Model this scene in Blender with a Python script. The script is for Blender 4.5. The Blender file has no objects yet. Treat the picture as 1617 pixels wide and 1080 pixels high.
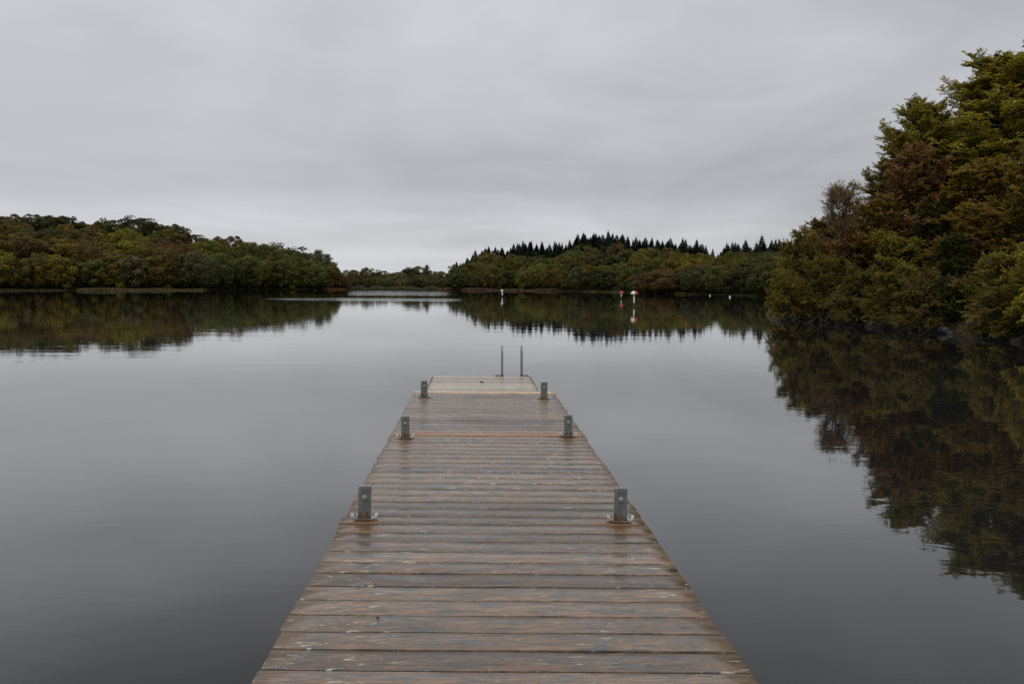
import bpy, math, random
import numpy as np
from mathutils import Matrix, Vector

# ------------------------------------------------------------------ scene / camera
S = bpy.context.scene
COL = S.collection
PW, PH, F = 1617.0, 1080.0, 1300.0
HZ, HZX, ROLL = 445.0, 752.0, 0.005
CAMZ, DECKZ = 1.92, 0.42
PITCH = math.atan((PH / 2 - (HZ + ROLL * (PW / 2 - HZX))) / F)

cam = bpy.data.cameras.new('camera')
cam.sensor_width = 36.0
cam.lens = F / PW * 36.0
cam.clip_start, cam.clip_end = 0.05, 6000
co = bpy.data.objects.new('camera', cam)
COL.objects.link(co)
RM = Matrix.Rotation(math.pi / 2 - PITCH, 4, 'X') @ Matrix.Rotation(ROLL, 4, 'Z')
co.matrix_world = Matrix.Translation((0, 0, CAMZ)) @ RM
S.camera = co
R3 = RM.to_3x3()


def ray(px, py):
    return R3 @ Vector(((px - PW / 2) / F, -(py - PH / 2) / F, -1.0))


def at(px, py, Y):
    d = ray(px, py)
    return Vector((0, 0, CAMZ)) + d * (Y / d.y)


def onz(px, py, z):
    d = ray(px, py)
    return Vector((0, 0, CAMZ)) + d * ((z - CAMZ) / d.z)


# ------------------------------------------------------------------ helpers
def link(o, parent=None):
    COL.objects.link(o)
    if parent is not None:
        o.parent = parent
    return o


def tag(o, label=None, cat=None, group=None, kind=None):
    if label: o['label'] = label
    if cat: o['category'] = cat
    if group: o['group'] = group
    if kind: o['kind'] = kind
    return o


def empty(name, loc, rz=0.0):
    o = bpy.data.objects.new(name, None)
    o.empty_display_size = 0.2
    o.location = loc
    o.rotation_euler = (0, 0, rz)
    return link(o)


def np_mesh(name, V, polys, mats, attrs=None, smooth=False):
    """polys: list of (int array n x k, material index)"""
    me = bpy.data.meshes.new(name)
    V = np.asarray(V, np.float32)
    me.vertices.add(len(V))
    me.vertices.foreach_set('co', V.ravel())
    loops, starts, mi, c = [], [], [], 0
    for P, m in polys:
        P = np.asarray(P, np.int32)
        if len(P) == 0:
            continue
        k = P.shape[1]
        loops.append(P.ravel())
        starts.append(np.arange(len(P)) * k + c)
        mi.append(np.full(len(P), m))
        c += P.size
    loops, starts, mi = np.concatenate(loops), np.concatenate(starts), np.concatenate(mi)
    me.loops.add(len(loops))
    me.loops.foreach_set('vertex_index', loops.astype(np.int32))
    me.polygons.add(len(starts))
    me.polygons.foreach_set('loop_start', starts.astype(np.int32))
    me.polygons.foreach_set('material_index', mi.astype(np.int32))
    if smooth:
        me.polygons.foreach_set('use_smooth', np.ones(len(starts), bool))
    for k, a in (attrs or {}).items():
        at_ = me.attributes.new(k, 'FLOAT', 'POINT')
        at_.data.foreach_set('value', np.asarray(a, np.float32))
    for m in mats:
        me.materials.append(m)
    me.update(calc_edges=True)
    me.validate()
    return me


def mobj(name, me, parent=None):
    return link(bpy.data.objects.new(name, me), parent)


class MB:
    """collects simple solids into one mesh"""
    def __init__(self):
        self.V, self.P = [], []

    def add(self, V, faces):
        b = len(self.V)
        self.V += [tuple(v) for v in V]
        self.P += [[b + i for i in f] for f in faces]

    def box(self, x0, x1, y0, y1, z0, z1, bev=0.0):
        b = min(bev, (x1 - x0) * .45, (y1 - y0) * .45, (z1 - z0) * .45)
        if b <= 0:
            V = [(x, y, z) for z in (z0, z1) for y in (y0, y1) for x in (x0, x1)]
            self.add(V, [(0, 2, 3, 1), (4, 5, 7, 6), (0, 1, 5, 4), (2, 6, 7, 3), (0, 4, 6, 2), (1, 3, 7, 5)])
            return
        rings = []
        for z, e in ((z0, b), (z0 + b, 0), (z1 - b, 0), (z1, b)):
            c = b + e * 0.0
            pts = []
            xa, xb, ya, yb = x0 + e, x1 - e, y0 + e, y1 - e
            q = b * .6
            pts = [(xa + q, ya), (xb - q, ya), (xb, ya + q), (xb, yb - q), (xb - q, yb), (xa + q, yb), (xa, yb - q), (xa, ya + q)]
            rings.append([(x, y, z) for x, y in pts])
        self.rings(rings)

    def rings(self, rings, cap=True):
        n = len(rings[0])
        V = [p for r in rings for p in r]
        f = []
        for i in range(len(rings) - 1):
            for j in range(n):
                k = (j + 1) % n
                f.append((i * n + j, i * n + k, (i + 1) * n + k, (i + 1) * n + j))
        if cap:
            f.append(tuple(reversed(range(n))))
            f.append(tuple((len(rings) - 1) * n + j for j in range(n)))
        self.add(V, f)

    def tube(self, pts, r, n=10, cap=True):
        pts = [Vector(p) for p in pts]
        rr = r if isinstance(r, (list, tuple)) else [r] * len(pts)
        rings, side = [], None
        for i, p in enumerate(pts):
            t = (pts[min(i + 1, len(pts) - 1)] - pts[max(i - 1, 0)]).normalized()
            if side is None:
                side = t.orthogonal().normalized()
            side = (side - t * side.dot(t)).normalized()
            up = t.cross(side)
            rings.append([p + (side * math.cos(a) + up * math.sin(a)) * rr[i] for a in [2 * math.pi * k / n for k in range(n)]])
        self.rings(rings, cap)

    def lathe(self, prof, c=(0, 0, 0), n=16, a0=0.0, a1=2 * math.pi):
        full = abs(a1 - a0 - 2 * math.pi) < 1e-6
        m = n if full else n + 1
        rings = []
        for r, z in prof:
            rings.append([(c[0] + r * math.cos(a0 + (a1 - a0) * k / n), c[1] + r * math.sin(a0 + (a1 - a0) * k / n), c[2] + z) for k in range(m)])
        if full:
            self.rings(rings)
        else:
            V = [p for r in rings for p in r]
            f = []
            for i in range(len(rings) - 1):
                for j in range(m - 1):
                    f.append((i * m + j, i * m + j + 1, (i + 1) * m + j + 1, (i + 1) * m + j))
            f.append([i * m for i in range(len(rings))][::-1])
            f.append([i * m + m - 1 for i in range(len(rings))])
            f.append(list(range(m))[::-1])
            f.append([(len(rings) - 1) * m + j for j in range(m)])
            self.add(V, f)

    def build(self, name, mat, parent=None, smooth=False):
        me = bpy.data.meshes.new(name)
        me.from_pydata(self.V, [], self.P)
        me.materials.append(mat)
        if smooth:
            me.polygons.foreach_set('use_smooth', [True] * len(me.polygons))
            try:
                me.set_sharp_from_angle(angle=math.radians(40))
            except Exception:
                pass
        me.update()
        return mobj(name, me, parent)


# ------------------------------------------------------------------ node helpers
def new_mat(name):
    m = bpy.data.materials.new(name)
    m.use_nodes = True
    nt = m.node_tree
    nt.nodes.clear()
    out = nt.nodes.new('ShaderNodeOutputMaterial')
    return m, nt, out


class NT:
    def __init__(self, nt):
        self.nt = nt

    def n(self, t, **kw):
        x = self.nt.nodes.new(t)
        for k, v in kw.items():
            setattr(x, k, v)
        return x

    def l(self, a, b):
        self.nt.links.new(a, b)

    def put(self, sock, v):
        if hasattr(v, 'is_linked') or isinstance(v, bpy.types.NodeSocket):
            self.l(v, sock)
        else:
            sock.default_value = v

    def math(self, op, a, b=0.0, c=None, clamp=False):
        x = self.n('ShaderNodeMath', operation=op, use_clamp=clamp)
        self.put(x.inputs[0], a)
        self.put(x.inputs[1], b)
        if c is not None: self.put(x.inputs[2], c)
        return x.outputs[0]

    def vmul(self, v, s):
        x = self.n('ShaderNodeVectorMath', operation='MULTIPLY')
        self.put(x.inputs[0], v)
        self.put(x.inputs[1], s)
        return x.outputs[0]

    def vadd(self, v, s):
        x = self.n('ShaderNodeVectorMath', operation='ADD')
        self.put(x.inputs[0], v)
        self.put(x.inputs[1], s)
        return x.outputs[0]

    def noise(self, v, scale=1.0, detail=3.0, rough=0.5, dist=0.0):
        x = self.n('ShaderNodeTexNoise')
        self.put(x.inputs['Vector'], v)
        x.inputs['Scale'].default_value = scale
        x.inputs['Detail'].default_value = detail
        x.inputs['Roughness'].default_value = rough
        x.inputs['Distortion'].default_value = dist
        return x.outputs['Fac']

    def ramp(self, f, stops):
        x = self.n('ShaderNodeValToRGB')
        self.put(x.inputs[0], f)
        els = x.color_ramp.elements
        while len(els) < len(stops):
            els.new(0.5)
        for e, (p, c) in zip(els, stops):
            e.position = p
            e.color = (c, c, c, 1) if isinstance(c, (int, float)) else (*c, 1)
        return x.outputs[0]

    def rng(self, v, a, b, c, d):
        x = self.n('ShaderNodeMapRange')
        x.interpolation_type = 'SMOOTHSTEP'
        self.put(x.inputs[0], v)
        for i, q in enumerate((a, b, c, d)):
            self.put(x.inputs[i + 1], q)
        return x.outputs[0]

    def mix(self, f, a, b, mode='MIX'):
        x = self.n('ShaderNodeMix', data_type='RGBA', blend_type=mode)
        self.put(x.inputs[0], f)
        self.put(x.inputs[6], a if not isinstance(a, tuple) else (*a, 1))
        self.put(x.inputs[7], b if not isinstance(b, tuple) else (*b, 1))
        return x.outputs[2]

    def attr(self, name, typ='GEOMETRY'):
        x = self.n('ShaderNodeAttribute', attribute_name=name, attribute_type=typ)
        return x

    def bsdf(self, **kw):
        x = self.n('ShaderNodeBsdfPrincipled')
        for k, v in kw.items():
            self.put(x.inputs[k], (*v, 1) if isinstance(v, tuple) and len(v) == 3 else v)
        return x


# ------------------------------------------------------------------ world: overcast sky
SUN_EL, SUN_ROT = math.radians(48), math.radians(200)
w = bpy.data.worlds.new('World')
S.world = w
w.use_nodes = True
nt = w.node_tree
nt.nodes.clear()
N = NT(nt)
wo = N.n('ShaderNodeOutputWorld')
bg = N.n('ShaderNodeBackground')
bg.inputs['Strength'].default_value = 0.1
N.l(bg.outputs[0], wo.inputs[0])
sky = N.n('ShaderNodeTexSky', sky_type='NISHITA')
sky.sun_disc = False
sky.sun_elevation = SUN_EL
sky.sun_rotation = SUN_ROT
tc = N.n('ShaderNodeTexCoord')
sep = N.n('ShaderNodeSeparateXYZ')
N.l(tc.outputs['Generated'], sep.inputs[0])
zz = N.math('ABSOLUTE', sep.outputs[2])
den = N.math('ADD', zz, 0.10)
cmb = N.n('ShaderNodeCombineXYZ')
N.l(N.math('DIVIDE', sep.outputs[0], den), cmb.inputs[0])
N.l(N.math('DIVIDE', sep.outputs[1], den), cmb.inputs[1])
# soft stratus: large lumps and finer streaks on a flat cloud layer
n1 = N.noise(N.vadd(N.vmul(tc.outputs['Generated'], (1.9, 1.9, 4.0)), (3.1, 1.7, 0.6)), 1.0, 4.0, 0.5, 0.7)
n2 = N.noise(N.vadd(N.vmul(cmb.outputs[0], (1.1, 1.1, 1.0)), (7.7, 4.2, 0.0)), 1.0, 4.0, 0.5, 0.6)
prof = N.ramp(zz, [(0.0, 5.6), (0.045, 5.5), (0.075, 5.5), (0.11, 4.5), (0.185, 4.95), (0.25, 5.6), (0.31, 5.9), (0.45, 5.9), (0.65, 8.8), (1.0, 14.0)])
lum = N.math('MULTIPLY', N.rng(n1, 0.25, 0.75, 0.84, 1.15), N.rng(n2, 0.3, 0.7, 0.955, 1.045))
n3 = N.noise(N.vadd(N.vmul(tc.outputs['Generated'], (3.2, 3.2, 34.0)), (1.3, 5.5, 0.4)), 1.0, 3.0, 0.5, 0.3)
lowb = N.rng(zz, 0.0, 0.13, 1.0, 0.0)
lum = N.math('MULTIPLY', lum, N.math('MULTIPLY_ADD', N.rng(n3, 0.3, 0.7, -0.09, 0.09), lowb, 1.0))

def lobe(px, py, size, amp):
    # thinner or thicker cloud around one direction of the sky
    d = ray(px, py).normalized()
    df = N.n('ShaderNodeVectorMath', operation='DISTANCE')
    N.l(N.vmul(tc.outputs['Generated'], (1.0, 1.0, 2.2)), df.inputs[0])
    df.inputs[1].default_value = (d.x, d.y, d.z * 2.2)
    e = N.math('ADD', df.outputs['Value'], N.math('MULTIPLY', N.math('SUBTRACT', n2, 0.5), 0.25))
    return N.rng(e, 0.0, size, amp, 0.0)


for a_ in (lobe(60, 190, 0.55, 0.13), lobe(1180, 250, 0.38, -0.09), lobe(780, 290, 0.25, -0.05), lobe(1060, 350, 0.20, 0.08), lobe(1640, -20, 0.25, -0.12)):
    lum = N.math('MULTIPLY', lum, N.math('ADD', a_, 1.0))
cl = N.mix(1.0, prof, (0.965, 0.985, 1.03), 'MULTIPLY')
cl2 = N.n('ShaderNodeVectorMath', operation='SCALE')
N.l(cl, cl2.inputs[0])
N.l(lum, cl2.inputs['Scale'])
full = N.mix(0.96, sky.outputs[0], cl2.outputs[0])
N.l(full, bg.inputs['Color'])

sl = bpy.data.lights.new('sun', 'SUN')
sl.energy = 0.9
sl.angle = math.radians(30)
sl.color = (1.0, 0.97, 0.93)
so = link(bpy.data.objects.new('sun', sl))
# Nishita: rotation 0 = +Y, clockwise seen from above
sd = Vector((math.sin(SUN_ROT) * math.cos(SUN_EL), math.cos(SUN_ROT) * math.cos(SUN_EL), math.sin(SUN_EL)))
so.rotation_euler = sd.to_track_quat('Z', 'Y').to_euler()
so.location = sd * 100

S.view_settings.view_transform = 'Standard'
S.view_settings.look = 'None'
S.view_settings.exposure = 0.0
S.view_settings.gamma = 1.0
S.cycles.max_bounces = 6
S.cycles.diffuse_bounces = 2
S.cycles.glossy_bounces = 3
S.cycles.transmission_bounces = 3
S.cycles.use_denoising = False
S.cycles.sample_clamp_indirect = 4.0


# ------------------------------------------------------------------ materials
def mat_water():
    m, nt, out = new_mat('lake_water')
    N = NT(nt)
    g = N.n('ShaderNodeNewGeometry')
    P = g.outputs['Position']
    sp = N.n('ShaderNodeSeparateXYZ')
    N.l(P, sp.inputs[0])
    x, y = sp.outputs[0], sp.outputs[1]
    a = N.noise(N.vmul(P, (0.45, 0.8, 1.0)), 1.0, 2.0, 0.5, 0.6)
    b = N.noise(N.vmul(P, (1.6, 3.4, 1.0)), 1.0, 2.0, 0.5, 0.8)
    c = N.noise(N.vmul(P, (9.0, 16.0, 1.0)), 1.0, 2.0, 0.5, 0.5)
    # calm lake with breezy patches
    patch = N.rng(N.noise(N.vmul(P, (0.03, 0.07, 1.0)), 1.0, 2.0, 0.5, 0.5), 0.4, 0.75, 0.3, 1.0)
    h = N.math('ADD', N.math('MULTIPLY', a, 0.0026), N.math('MULTIPLY', b, 0.0009))
    h = N.math('ADD', h, N.math('MULTIPLY', N.math('MULTIPLY', c, 0.00016), patch))
    # wind lanes near the far end of the lake
    wob = N.math('MULTIPLY', N.math('SUBTRACT', N.noise(N.vmul(P, (0.05, 0.02, 1)), 1.0, 2.0), 0.5), 4.0)
    yy = N.math('ADD', y, wob)
    rat = N.math('DIVIDE', x, N.math('MAXIMUM', y, 1.0))
    l1 = N.math('MULTIPLY', N.rng(yy, 77.0, 87.0, 0, 1), N.rng(yy, 88.0, 96.0, 1, 0))
    l1 = N.math('MULTIPLY', l1, N.math('MULTIPLY', N.rng(rat, -0.33, -0.24, 0, 1), N.rng(rat, -0.09, -0.05, 1, 0)))
    l2 = N.math('MULTIPLY', N.rng(yy, 104.0, 124.0, 0, 1), N.rng(yy, 150.0, 182.0, 1, 0))
    l2 = N.math('MULTIPLY', l2, N.math('MULTIPLY', N.rng(rat, -0.205, -0.185, 0, 1), N.rng(rat, -0.10, -0.06, 1, 0)))
    lane = N.math('MAXIMUM', l1, l2)
    lane = N.math('MULTIPLY', lane, N.rng(N.noise(N.vmul(P, (0.10, 0.35, 1.0)), 1.0, 3.0, 0.6), 0.33, 0.60, 0.25, 1.0))
    rp = N.noise(N.vmul(P, (3.0, 5.0, 1.0)), 1.0, 3.0, 0.6)
    h = N.math('ADD', h, N.math('MULTIPLY', N.math('MULTIPLY', rp, 0.03), lane))
    bp = N.n('ShaderNodeBump')
    bp.inputs['Strength'].default_value = 1.0
    bp.inputs['Distance'].default_value = 1.0
    N.l(h, bp.inputs['Height'])
    lw = N.n('ShaderNodeLayerWeight')
    lw.inputs['Blend'].default_value = 0.5
    N.l(bp.outputs[0], lw.inputs['Normal'])
    nv = N.math('SUBTRACT', 1.0, lw.outputs['Facing'])
    # reflectance against grazing angle: mirror-like far out, dark and peaty straight down
    R_ = N.ramp(nv, [(0.0, 0.97), (0.04, 0.86), (0.10, 0.66), (0.14, 0.57), (0.17, 0.545), (0.20, 0.48), (0.27, 0.30), (0.36, 0.165), (0.43, 0.095), (0.65, 0.045), (1.0, 0.03)])
    df = N.n('ShaderNodeBsdfDiffuse')
    df.inputs['Color'].default_value = (0.010, 0.010, 0.011, 1)
    gl = N.n('ShaderNodeBsdfGlossy')
    gl.inputs['Color'].default_value = (1, 1, 1, 1)
    gl.inputs['Roughness'].default_value = 0.02
    N.l(bp.outputs[0], gl.inputs['Normal'])
    mx = N.n('ShaderNodeMixShader')
    N.l(R_, mx.inputs[0])
    N.l(df.outputs[0], mx.inputs[1])
    N.l(gl.outputs[0], mx.inputs[2])
    N.l(mx.outputs[0], out.inputs[0])
    return m


def mat_foliage(name='foliage', gloss=0.12):
    m, nt, out = new_mat(name)
    N = NT(nt)
    oi = N.n('ShaderNodeObjectInfo')
    v = N.attr('var').outputs['Fac']
    c = N.attr('clump').outputs['Fac']
    col = oi.outputs['Color']
    # every leaf and every spray has a slightly different pigment
    hs = N.n('ShaderNodeHueSaturation')
    N.l(col, hs.inputs['Color'])
    N.l(N.rng(c, 0, 1, 0.483, 0.515), hs.inputs['Hue'])
    N.l(N.math('ADD', N.math('MULTIPLY', v, 0.5), N.math('MULTIPLY_ADD', c, 0.6, 0.5)), hs.inputs['Value'])
    hs.inputs['Saturation'].default_value = 1.0
    s = N.bsdf(Roughness=0.55)
    s.inputs['Specular IOR Level'].default_value = gloss
    N.l(hs.outputs[0], s.inputs['Base Color'])
    t = N.n('ShaderNodeBsdfTranslucent')
    N.l(hs.outputs[0], t.inputs['Color'])
    mx = N.n('ShaderNodeMixShader')
    mx.inputs[0].default_value = 0.42
    N.l(s.outputs[0], mx.inputs[1])
    N.l(t.outputs[0], mx.inputs[2])
    N.l(mx.outputs[0], out.inputs[0])
    return m


def mat_noise(name, c1, c2, scale=6.0, rough=0.8, bump=0.0, vec=(1, 1, 1), metallic=0.0, detail=5):
    m, nt, out = new_mat(name)
    N = NT(nt)
    tcn = N.n('ShaderNodeTexCoord')
    f = N.noise(N.vmul(tcn.outputs['Object'], vec), scale, detail, 0.6)
    col = N.mix(N.rng(f, 0.3, 0.7, 0, 1), c1, c2)
    s = N.bsdf(Roughness=rough, Metallic=metallic)
    if rough > .84:
        s.inputs['Specular IOR Level'].default_value = 0.12
    N.l(col, s.inputs['Base Color'])
    if bump:
        bp = N.n('ShaderNodeBump')
        bp.inputs['Strength'].default_value = 0.8
        bp.inputs['Distance'].default_value = bump
        N.l(f, bp.inputs['Height'])
        N.l(bp.outputs[0], s.inputs['Normal'])
    N.l(s.outputs[0], out.inputs[0])
    return m


def mat_deck(name, cols, stains=(), half=0.95, ends=True, coat=0.26):
    """wet weathered boards running along local x"""
    A, B, C, D = cols
    m, nt, out = new_mat(name)
    N = NT(nt)
    tcn = N.n('ShaderNodeTexCoord')
    O = tcn.outputs['Object']
    pv = N.attr('pv').outputs['Fac']
    off = N.n('ShaderNodeCombineXYZ')
    N.l(N.math('MULTIPLY', pv, 37.0), off.inputs[0])
    N.l(N.math('MULTIPLY', pv, 91.0), off.inputs[2])
    V = N.vadd(O, off.outputs[0])
    sx = N.n('ShaderNodeSeparateXYZ')
    N.l(O, sx.inputs[0])
    patch = N.noise(N.vmul(V, (3.6, 15.0, 1.0)), 1.0, 6.0, 0.62, 0.7)
    patch2 = N.noise(N.vmul(N.vadd(V, (11.3, 5.1, 2.2)), (6.5, 15.0, 1.0)), 1.0, 6.0, 0.66, 0.9)
    grain = N.noise(N.vmul(V, (5.0, 120.0, 20.0)), 1.0, 5.0, 0.7, 0.5)
    grain2 = N.noise(N.vmul(V, (9.0, 55.0, 10.0)), 1.0, 5.0, 0.66, 1.0)
    col = N.mix(N.rng(patch, 0.38, 0.62, 0, 1), A, B)
    col = N.mix(N.rng(patch2, 0.47, 0.60, 0, 0.9), col, C)
    # per board tone
    tone = N.math('MULTIPLY_ADD', pv, 0.72, 0.64)
    gr = N.math('MULTIPLY', N.rng(grain, 0.34, 0.66, 0.62, 1.24), tone)
    gr = N.math('MULTIPLY', gr, N.rng(grain2, 0.34, 0.66, 0.74, 1.16))
    sc = N.n('ShaderNodeVectorMath', operation='SCALE')
    N.l(col, sc.inputs[0])
    N.l(gr, sc.inputs['Scale'])
    col = sc.outputs[0]
    # dark checks along the grain
    chk = N.noise(N.vmul(N.vadd(V, (4.0, 9.0, 1.0)), (2.0, 60.0, 10.0)), 1.0, 2.0, 0.5, 0.4)
    col = N.mix(N.rng(chk, 0.68, 0.74, 0, 0.75), col, D)
    # knots
    vo = N.n('ShaderNodeTexVoronoi')
    N.l(N.vmul(N.vadd(V, (0.7, 0.3, 0)), (2.3, 6.6, 0.0)), vo.inputs['Vector'])
    vo.inputs['Scale'].default_value = 1.0
    kd = N.math('ADD', vo.outputs['Distance'], N.math('MULTIPLY', N.math('SUBTRACT', grain2, 0.5), 0.08))
    col = N.mix(N.rng(kd, 0.04, 0.11, 0.85, 0.0), col, D)
    halo = N.math('MULTIPLY', N.rng(kd, 0.09, 0.13, 0, 1), N.rng(kd, 0.14, 0.30, 1, 0))
    col = N.mix(N.math('MULTIPLY', halo, 0.6), col, C)
    # pale worn flecks and lichen
    fl = N.noise(N.vmul(N.vadd(V, (21.0, 3.0, 7.0)), (11.0, 48.0, 9.0)), 1.0, 5.0, 0.62, 0.6)
    flz = N.noise(N.vmul(O, (1.1, 0.8, 1.0)), 1.0, 2.0)
    flm = N.math('MULTIPLY', N.rng(fl, 0.60, 0.66, 0, 0.9), N.rng(flz, 0.40, 0.62, 0.15, 1.0))
    col = N.mix(flm, col, (0.46, 0.43, 0.34))
    if ends:
        ax = N.math('ABSOLUTE', sx.outputs[0])
        en = N.math('MULTIPLY', N.rng(ax, half - 0.16, half - 0.005, 0, 1), N.rng(patch2, 0.42, 0.62, 0.0, 0.9))
        col = N.mix(N.math('MULTIPLY', en, 0.6), col, (0.25, 0.145, 0.06))
    for (px_, py_, r_) in stains:   # rust run-off around the feet of the steel posts
        dv = N.n('ShaderNodeVectorMath', operation='DISTANCE')
        N.l(N.vmul(O, (1.0, 0.75, 0.0)), dv.inputs[0])
        dv.inputs[1].default_value = (px_, (py_ - 0.05) * 0.75, 0)
        dd = N.math('ADD', dv.outputs['Value'], N.math('MULTIPLY', N.math('SUBTRACT', patch2, 0.5), 0.12))
        col = N.mix(N.rng(dd, r_ * 0.25, r_, 0.75, 0.0), col, (0.13, 0.060, 0.018))
    # thin film of rain water: shiny where it lies, satin where it soaked in
    wet = N.noise(N.vmul(O, (1.6, 3.0, 1.0)), 1.0, 4.0, 0.6, 0.4)
    rgh = N.math('MULTIPLY_ADD', N.rng(wet, 0.35, 0.65, 0, 1), 0.22, 0.16)
    rgh = N.math('ADD', rgh, N.math('MULTIPLY', N.rng(grain2, 0.3, 0.7, 0, 1), 0.10))
    bp = N.n('ShaderNodeBump')
    bp.inputs['Strength'].default_value = 0.6
    bp.inputs['Distance'].default_value = 0.0022
    N.l(N.math('ADD', N.math('MULTIPLY', grain, 0.5), N.math('MULTIPLY', patch, 0.8)), bp.inputs['Height'])
    s = N.bsdf()
    s.inputs['Specular IOR Level'].default_value = 0.42
    N.l(col, s.inputs['Base Color'])
    N.l(rgh, s.inputs['Roughness'])
    s.inputs['Coat Weight'].default_value = coat
    s.inputs['Coat Roughness'].default_value = 0.13
    s.inputs['Coat IOR'].default_value = 1.4
    N.l(bp.outputs[0], s.inputs['Coat Normal'])
    N.l(bp.outputs[0], s.inputs['Normal'])
    N.l(s.outputs[0], out.inputs[0])
    return m


M_FOL = mat_foliage()
M_BARK = mat_noise('bark', (0.035, 0.028, 0.02), (0.085, 0.07, 0.052), 3.0, 0.9, 0.01, (3, 3, 0.6))
M_TWIG = mat_noise('twig_bark', (0.05, 0.036, 0.03), (0.10, 0.075, 0.065), 2.0, 0.85)
M_PALETWIG = mat_noise('pale_twig_bark', (0.15, 0.14, 0.11), (0.22, 0.20, 0.16), 2.0, 0.85)
M_SOIL = mat_noise('bank_soil', (0.018, 0.015, 0.010), (0.05, 0.04, 0.022), 2.5, 0.9, 0.05)
M_HILL = mat_noise('woodland_floor', (0.018, 0.02, 0.008), (0.045, 0.04, 0.014), 0.4, 0.95)
M_ROCK = mat_noise('wet_rock', (0.016, 0.017, 0.015), (0.062, 0.062, 0.056), 3.0, 0.7, 0.03)
M_WATER = mat_water()
M_STEEL = mat_noise('galvanised_steel', (0.10, 0.108, 0.10), (0.19, 0.20, 0.185), 14.0, 0.42, 0.0008, (1, 1, .6), 0.35)


def rusty(m, zmax):
    # rust creeping up from the foot and in a few runs
    nt = m.node_tree
    N = NT(nt)
    b = next(n for n in nt.nodes if n.type == 'BSDF_PRINCIPLED')
    src = b.inputs['Base Color'].links[0].from_socket
    t_ = N.n('ShaderNodeTexCoord')
    q = N.n('ShaderNodeSeparateXYZ')
    N.l(t_.outputs['Object'], q.inputs[0])
    oi = N.n('ShaderNodeObjectInfo')
    cc = N.n('ShaderNodeCombineXYZ')
    N.l(N.math('MULTIPLY', oi.outputs['Random'], 40.0), cc.inputs[0])
    f = N.noise(N.vadd(N.vmul(t_.outputs['Object'], (55.0, 55.0, 14.0)), cc.outputs[0]), 1.0, 4.0, 0.6)
    low = N.rng(q.outputs[2], 0.0, zmax, 0.30, 0.0)
    k = N.rng(N.math('ADD', f, low), 0.62, 0.80, 0.0, 0.85)
    N.l(N.mix(k, src, (0.105, 0.050, 0.022)), b.inputs['Base Color'])


rusty(M_STEEL, 0.09)
M_STEELHI = mat_noise('bright_zinc', (0.28, 0.285, 0.275), (0.48, 0.48, 0.46), 20.0, 0.4, 0.0, (1, 1, 1), 0.1)
M_BOLT = mat_noise('worn_bolt', (0.15, 0.155, 0.145), (0.30, 0.30, 0.285), 30.0, 0.4, 0.0, (1, 1, 1), 0.5)
M_STAINLESS = mat_noise('stainless_tube', (0.17, 0.175, 0.17), (0.27, 0.27, 0.26), 8.0, 0.3, 0.0, (1, 1, 1), 0.6)
M_WHITE = mat_noise('white_paint', (0.50, 0.48, 0.43), (0.66, 0.64, 0.59), 5.0, 0.5)
M_OFFWHITE = mat_noise('weathered_white_plastic', (0.40, 0.39, 0.36), (0.60, 0.59, 0.55), 6.0, 0.5)
M_RED = mat_noise('red_paint', (0.40, 0.018, 0.030), (0.50, 0.03, 0.042), 5.0, 0.45)
M_DKRED = mat_noise('dark_red_paint', (0.20, 0.015, 0.02), (0.32, 0.025, 0.03), 5.0, 0.5)  # darker red for the left side of the all red head
M_BLACKP = mat_noise('weedy_black_paint', (0.012, 0.013, 0.011), (0.03, 0.03, 0.022), 5.0, 0.6)
M_BEAM = mat_noise('gap_shade_timber', (0.014, 0.010, 0.007), (0.035, 0.026, 0.018), 3.0, 0.7, 0.002, (1, 8, 8))  # beam colour darkened to deepen the shade in the board gaps
M_FLOAT = mat_noise('float_plastic', (0.02, 0.02, 0.022), (0.04, 0.04, 0.042), 3.0, 0.5)  # float colour darkened as well, gap shade put into the colour
M_LEAFDK = mat_noise('dead_leaf', (0.022, 0.013, 0.008), (0.06, 0.03, 0.012), 40.0, 0.5)


# ------------------------------------------------------------------ water and lake bed
def sheet(name, z, mat, x0=-2500, x1=2500, y0=-800, y1=4500):
    me = bpy.data.meshes.new(name)
    me.from_pydata([(x0, y0, z), (x1, y0, z), (x1, y1, z), (x0, y1, z)], [], [(0, 1, 2, 3)])
    me.materials.append(mat)
    o = mobj(name, me)
    o['kind'] = 'structure'
    return o


sheet('lake_water', 0.0, M_WATER)
sheet('ground', -4.0, M_SOIL, -3500, 3500, -1500, 5500)


# ------------------------------------------------------------------ foliage geometry
def unit(v):
    return v / np.maximum(np.linalg.norm(v, axis=-1, keepdims=True), 1e-9)


def leaf_arrays(P, D, Nn, L, W, fold=0.15):
    """kite-shaped leaves: base, right, tip, left"""
    D = unit(D)
    Sd = unit(np.cross(D, Nn))
    Up = np.cross(Sd, D)
    L, W = L[:, None], W[:, None]
    a = P
    b = P + D * L * 0.45 + Sd * W * 0.5 + Up * W * fold
    c = P + D * L - Up * L * 0.10
    d = P + D * L * 0.45 - Sd * W * 0.5 + Up * W * fold
    V = np.stack([a, b, c, d], 1).reshape(-1, 3)
    Fc = np.arange(len(P) * 4).reshape(-1, 4)
    return V, Fc


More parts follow.
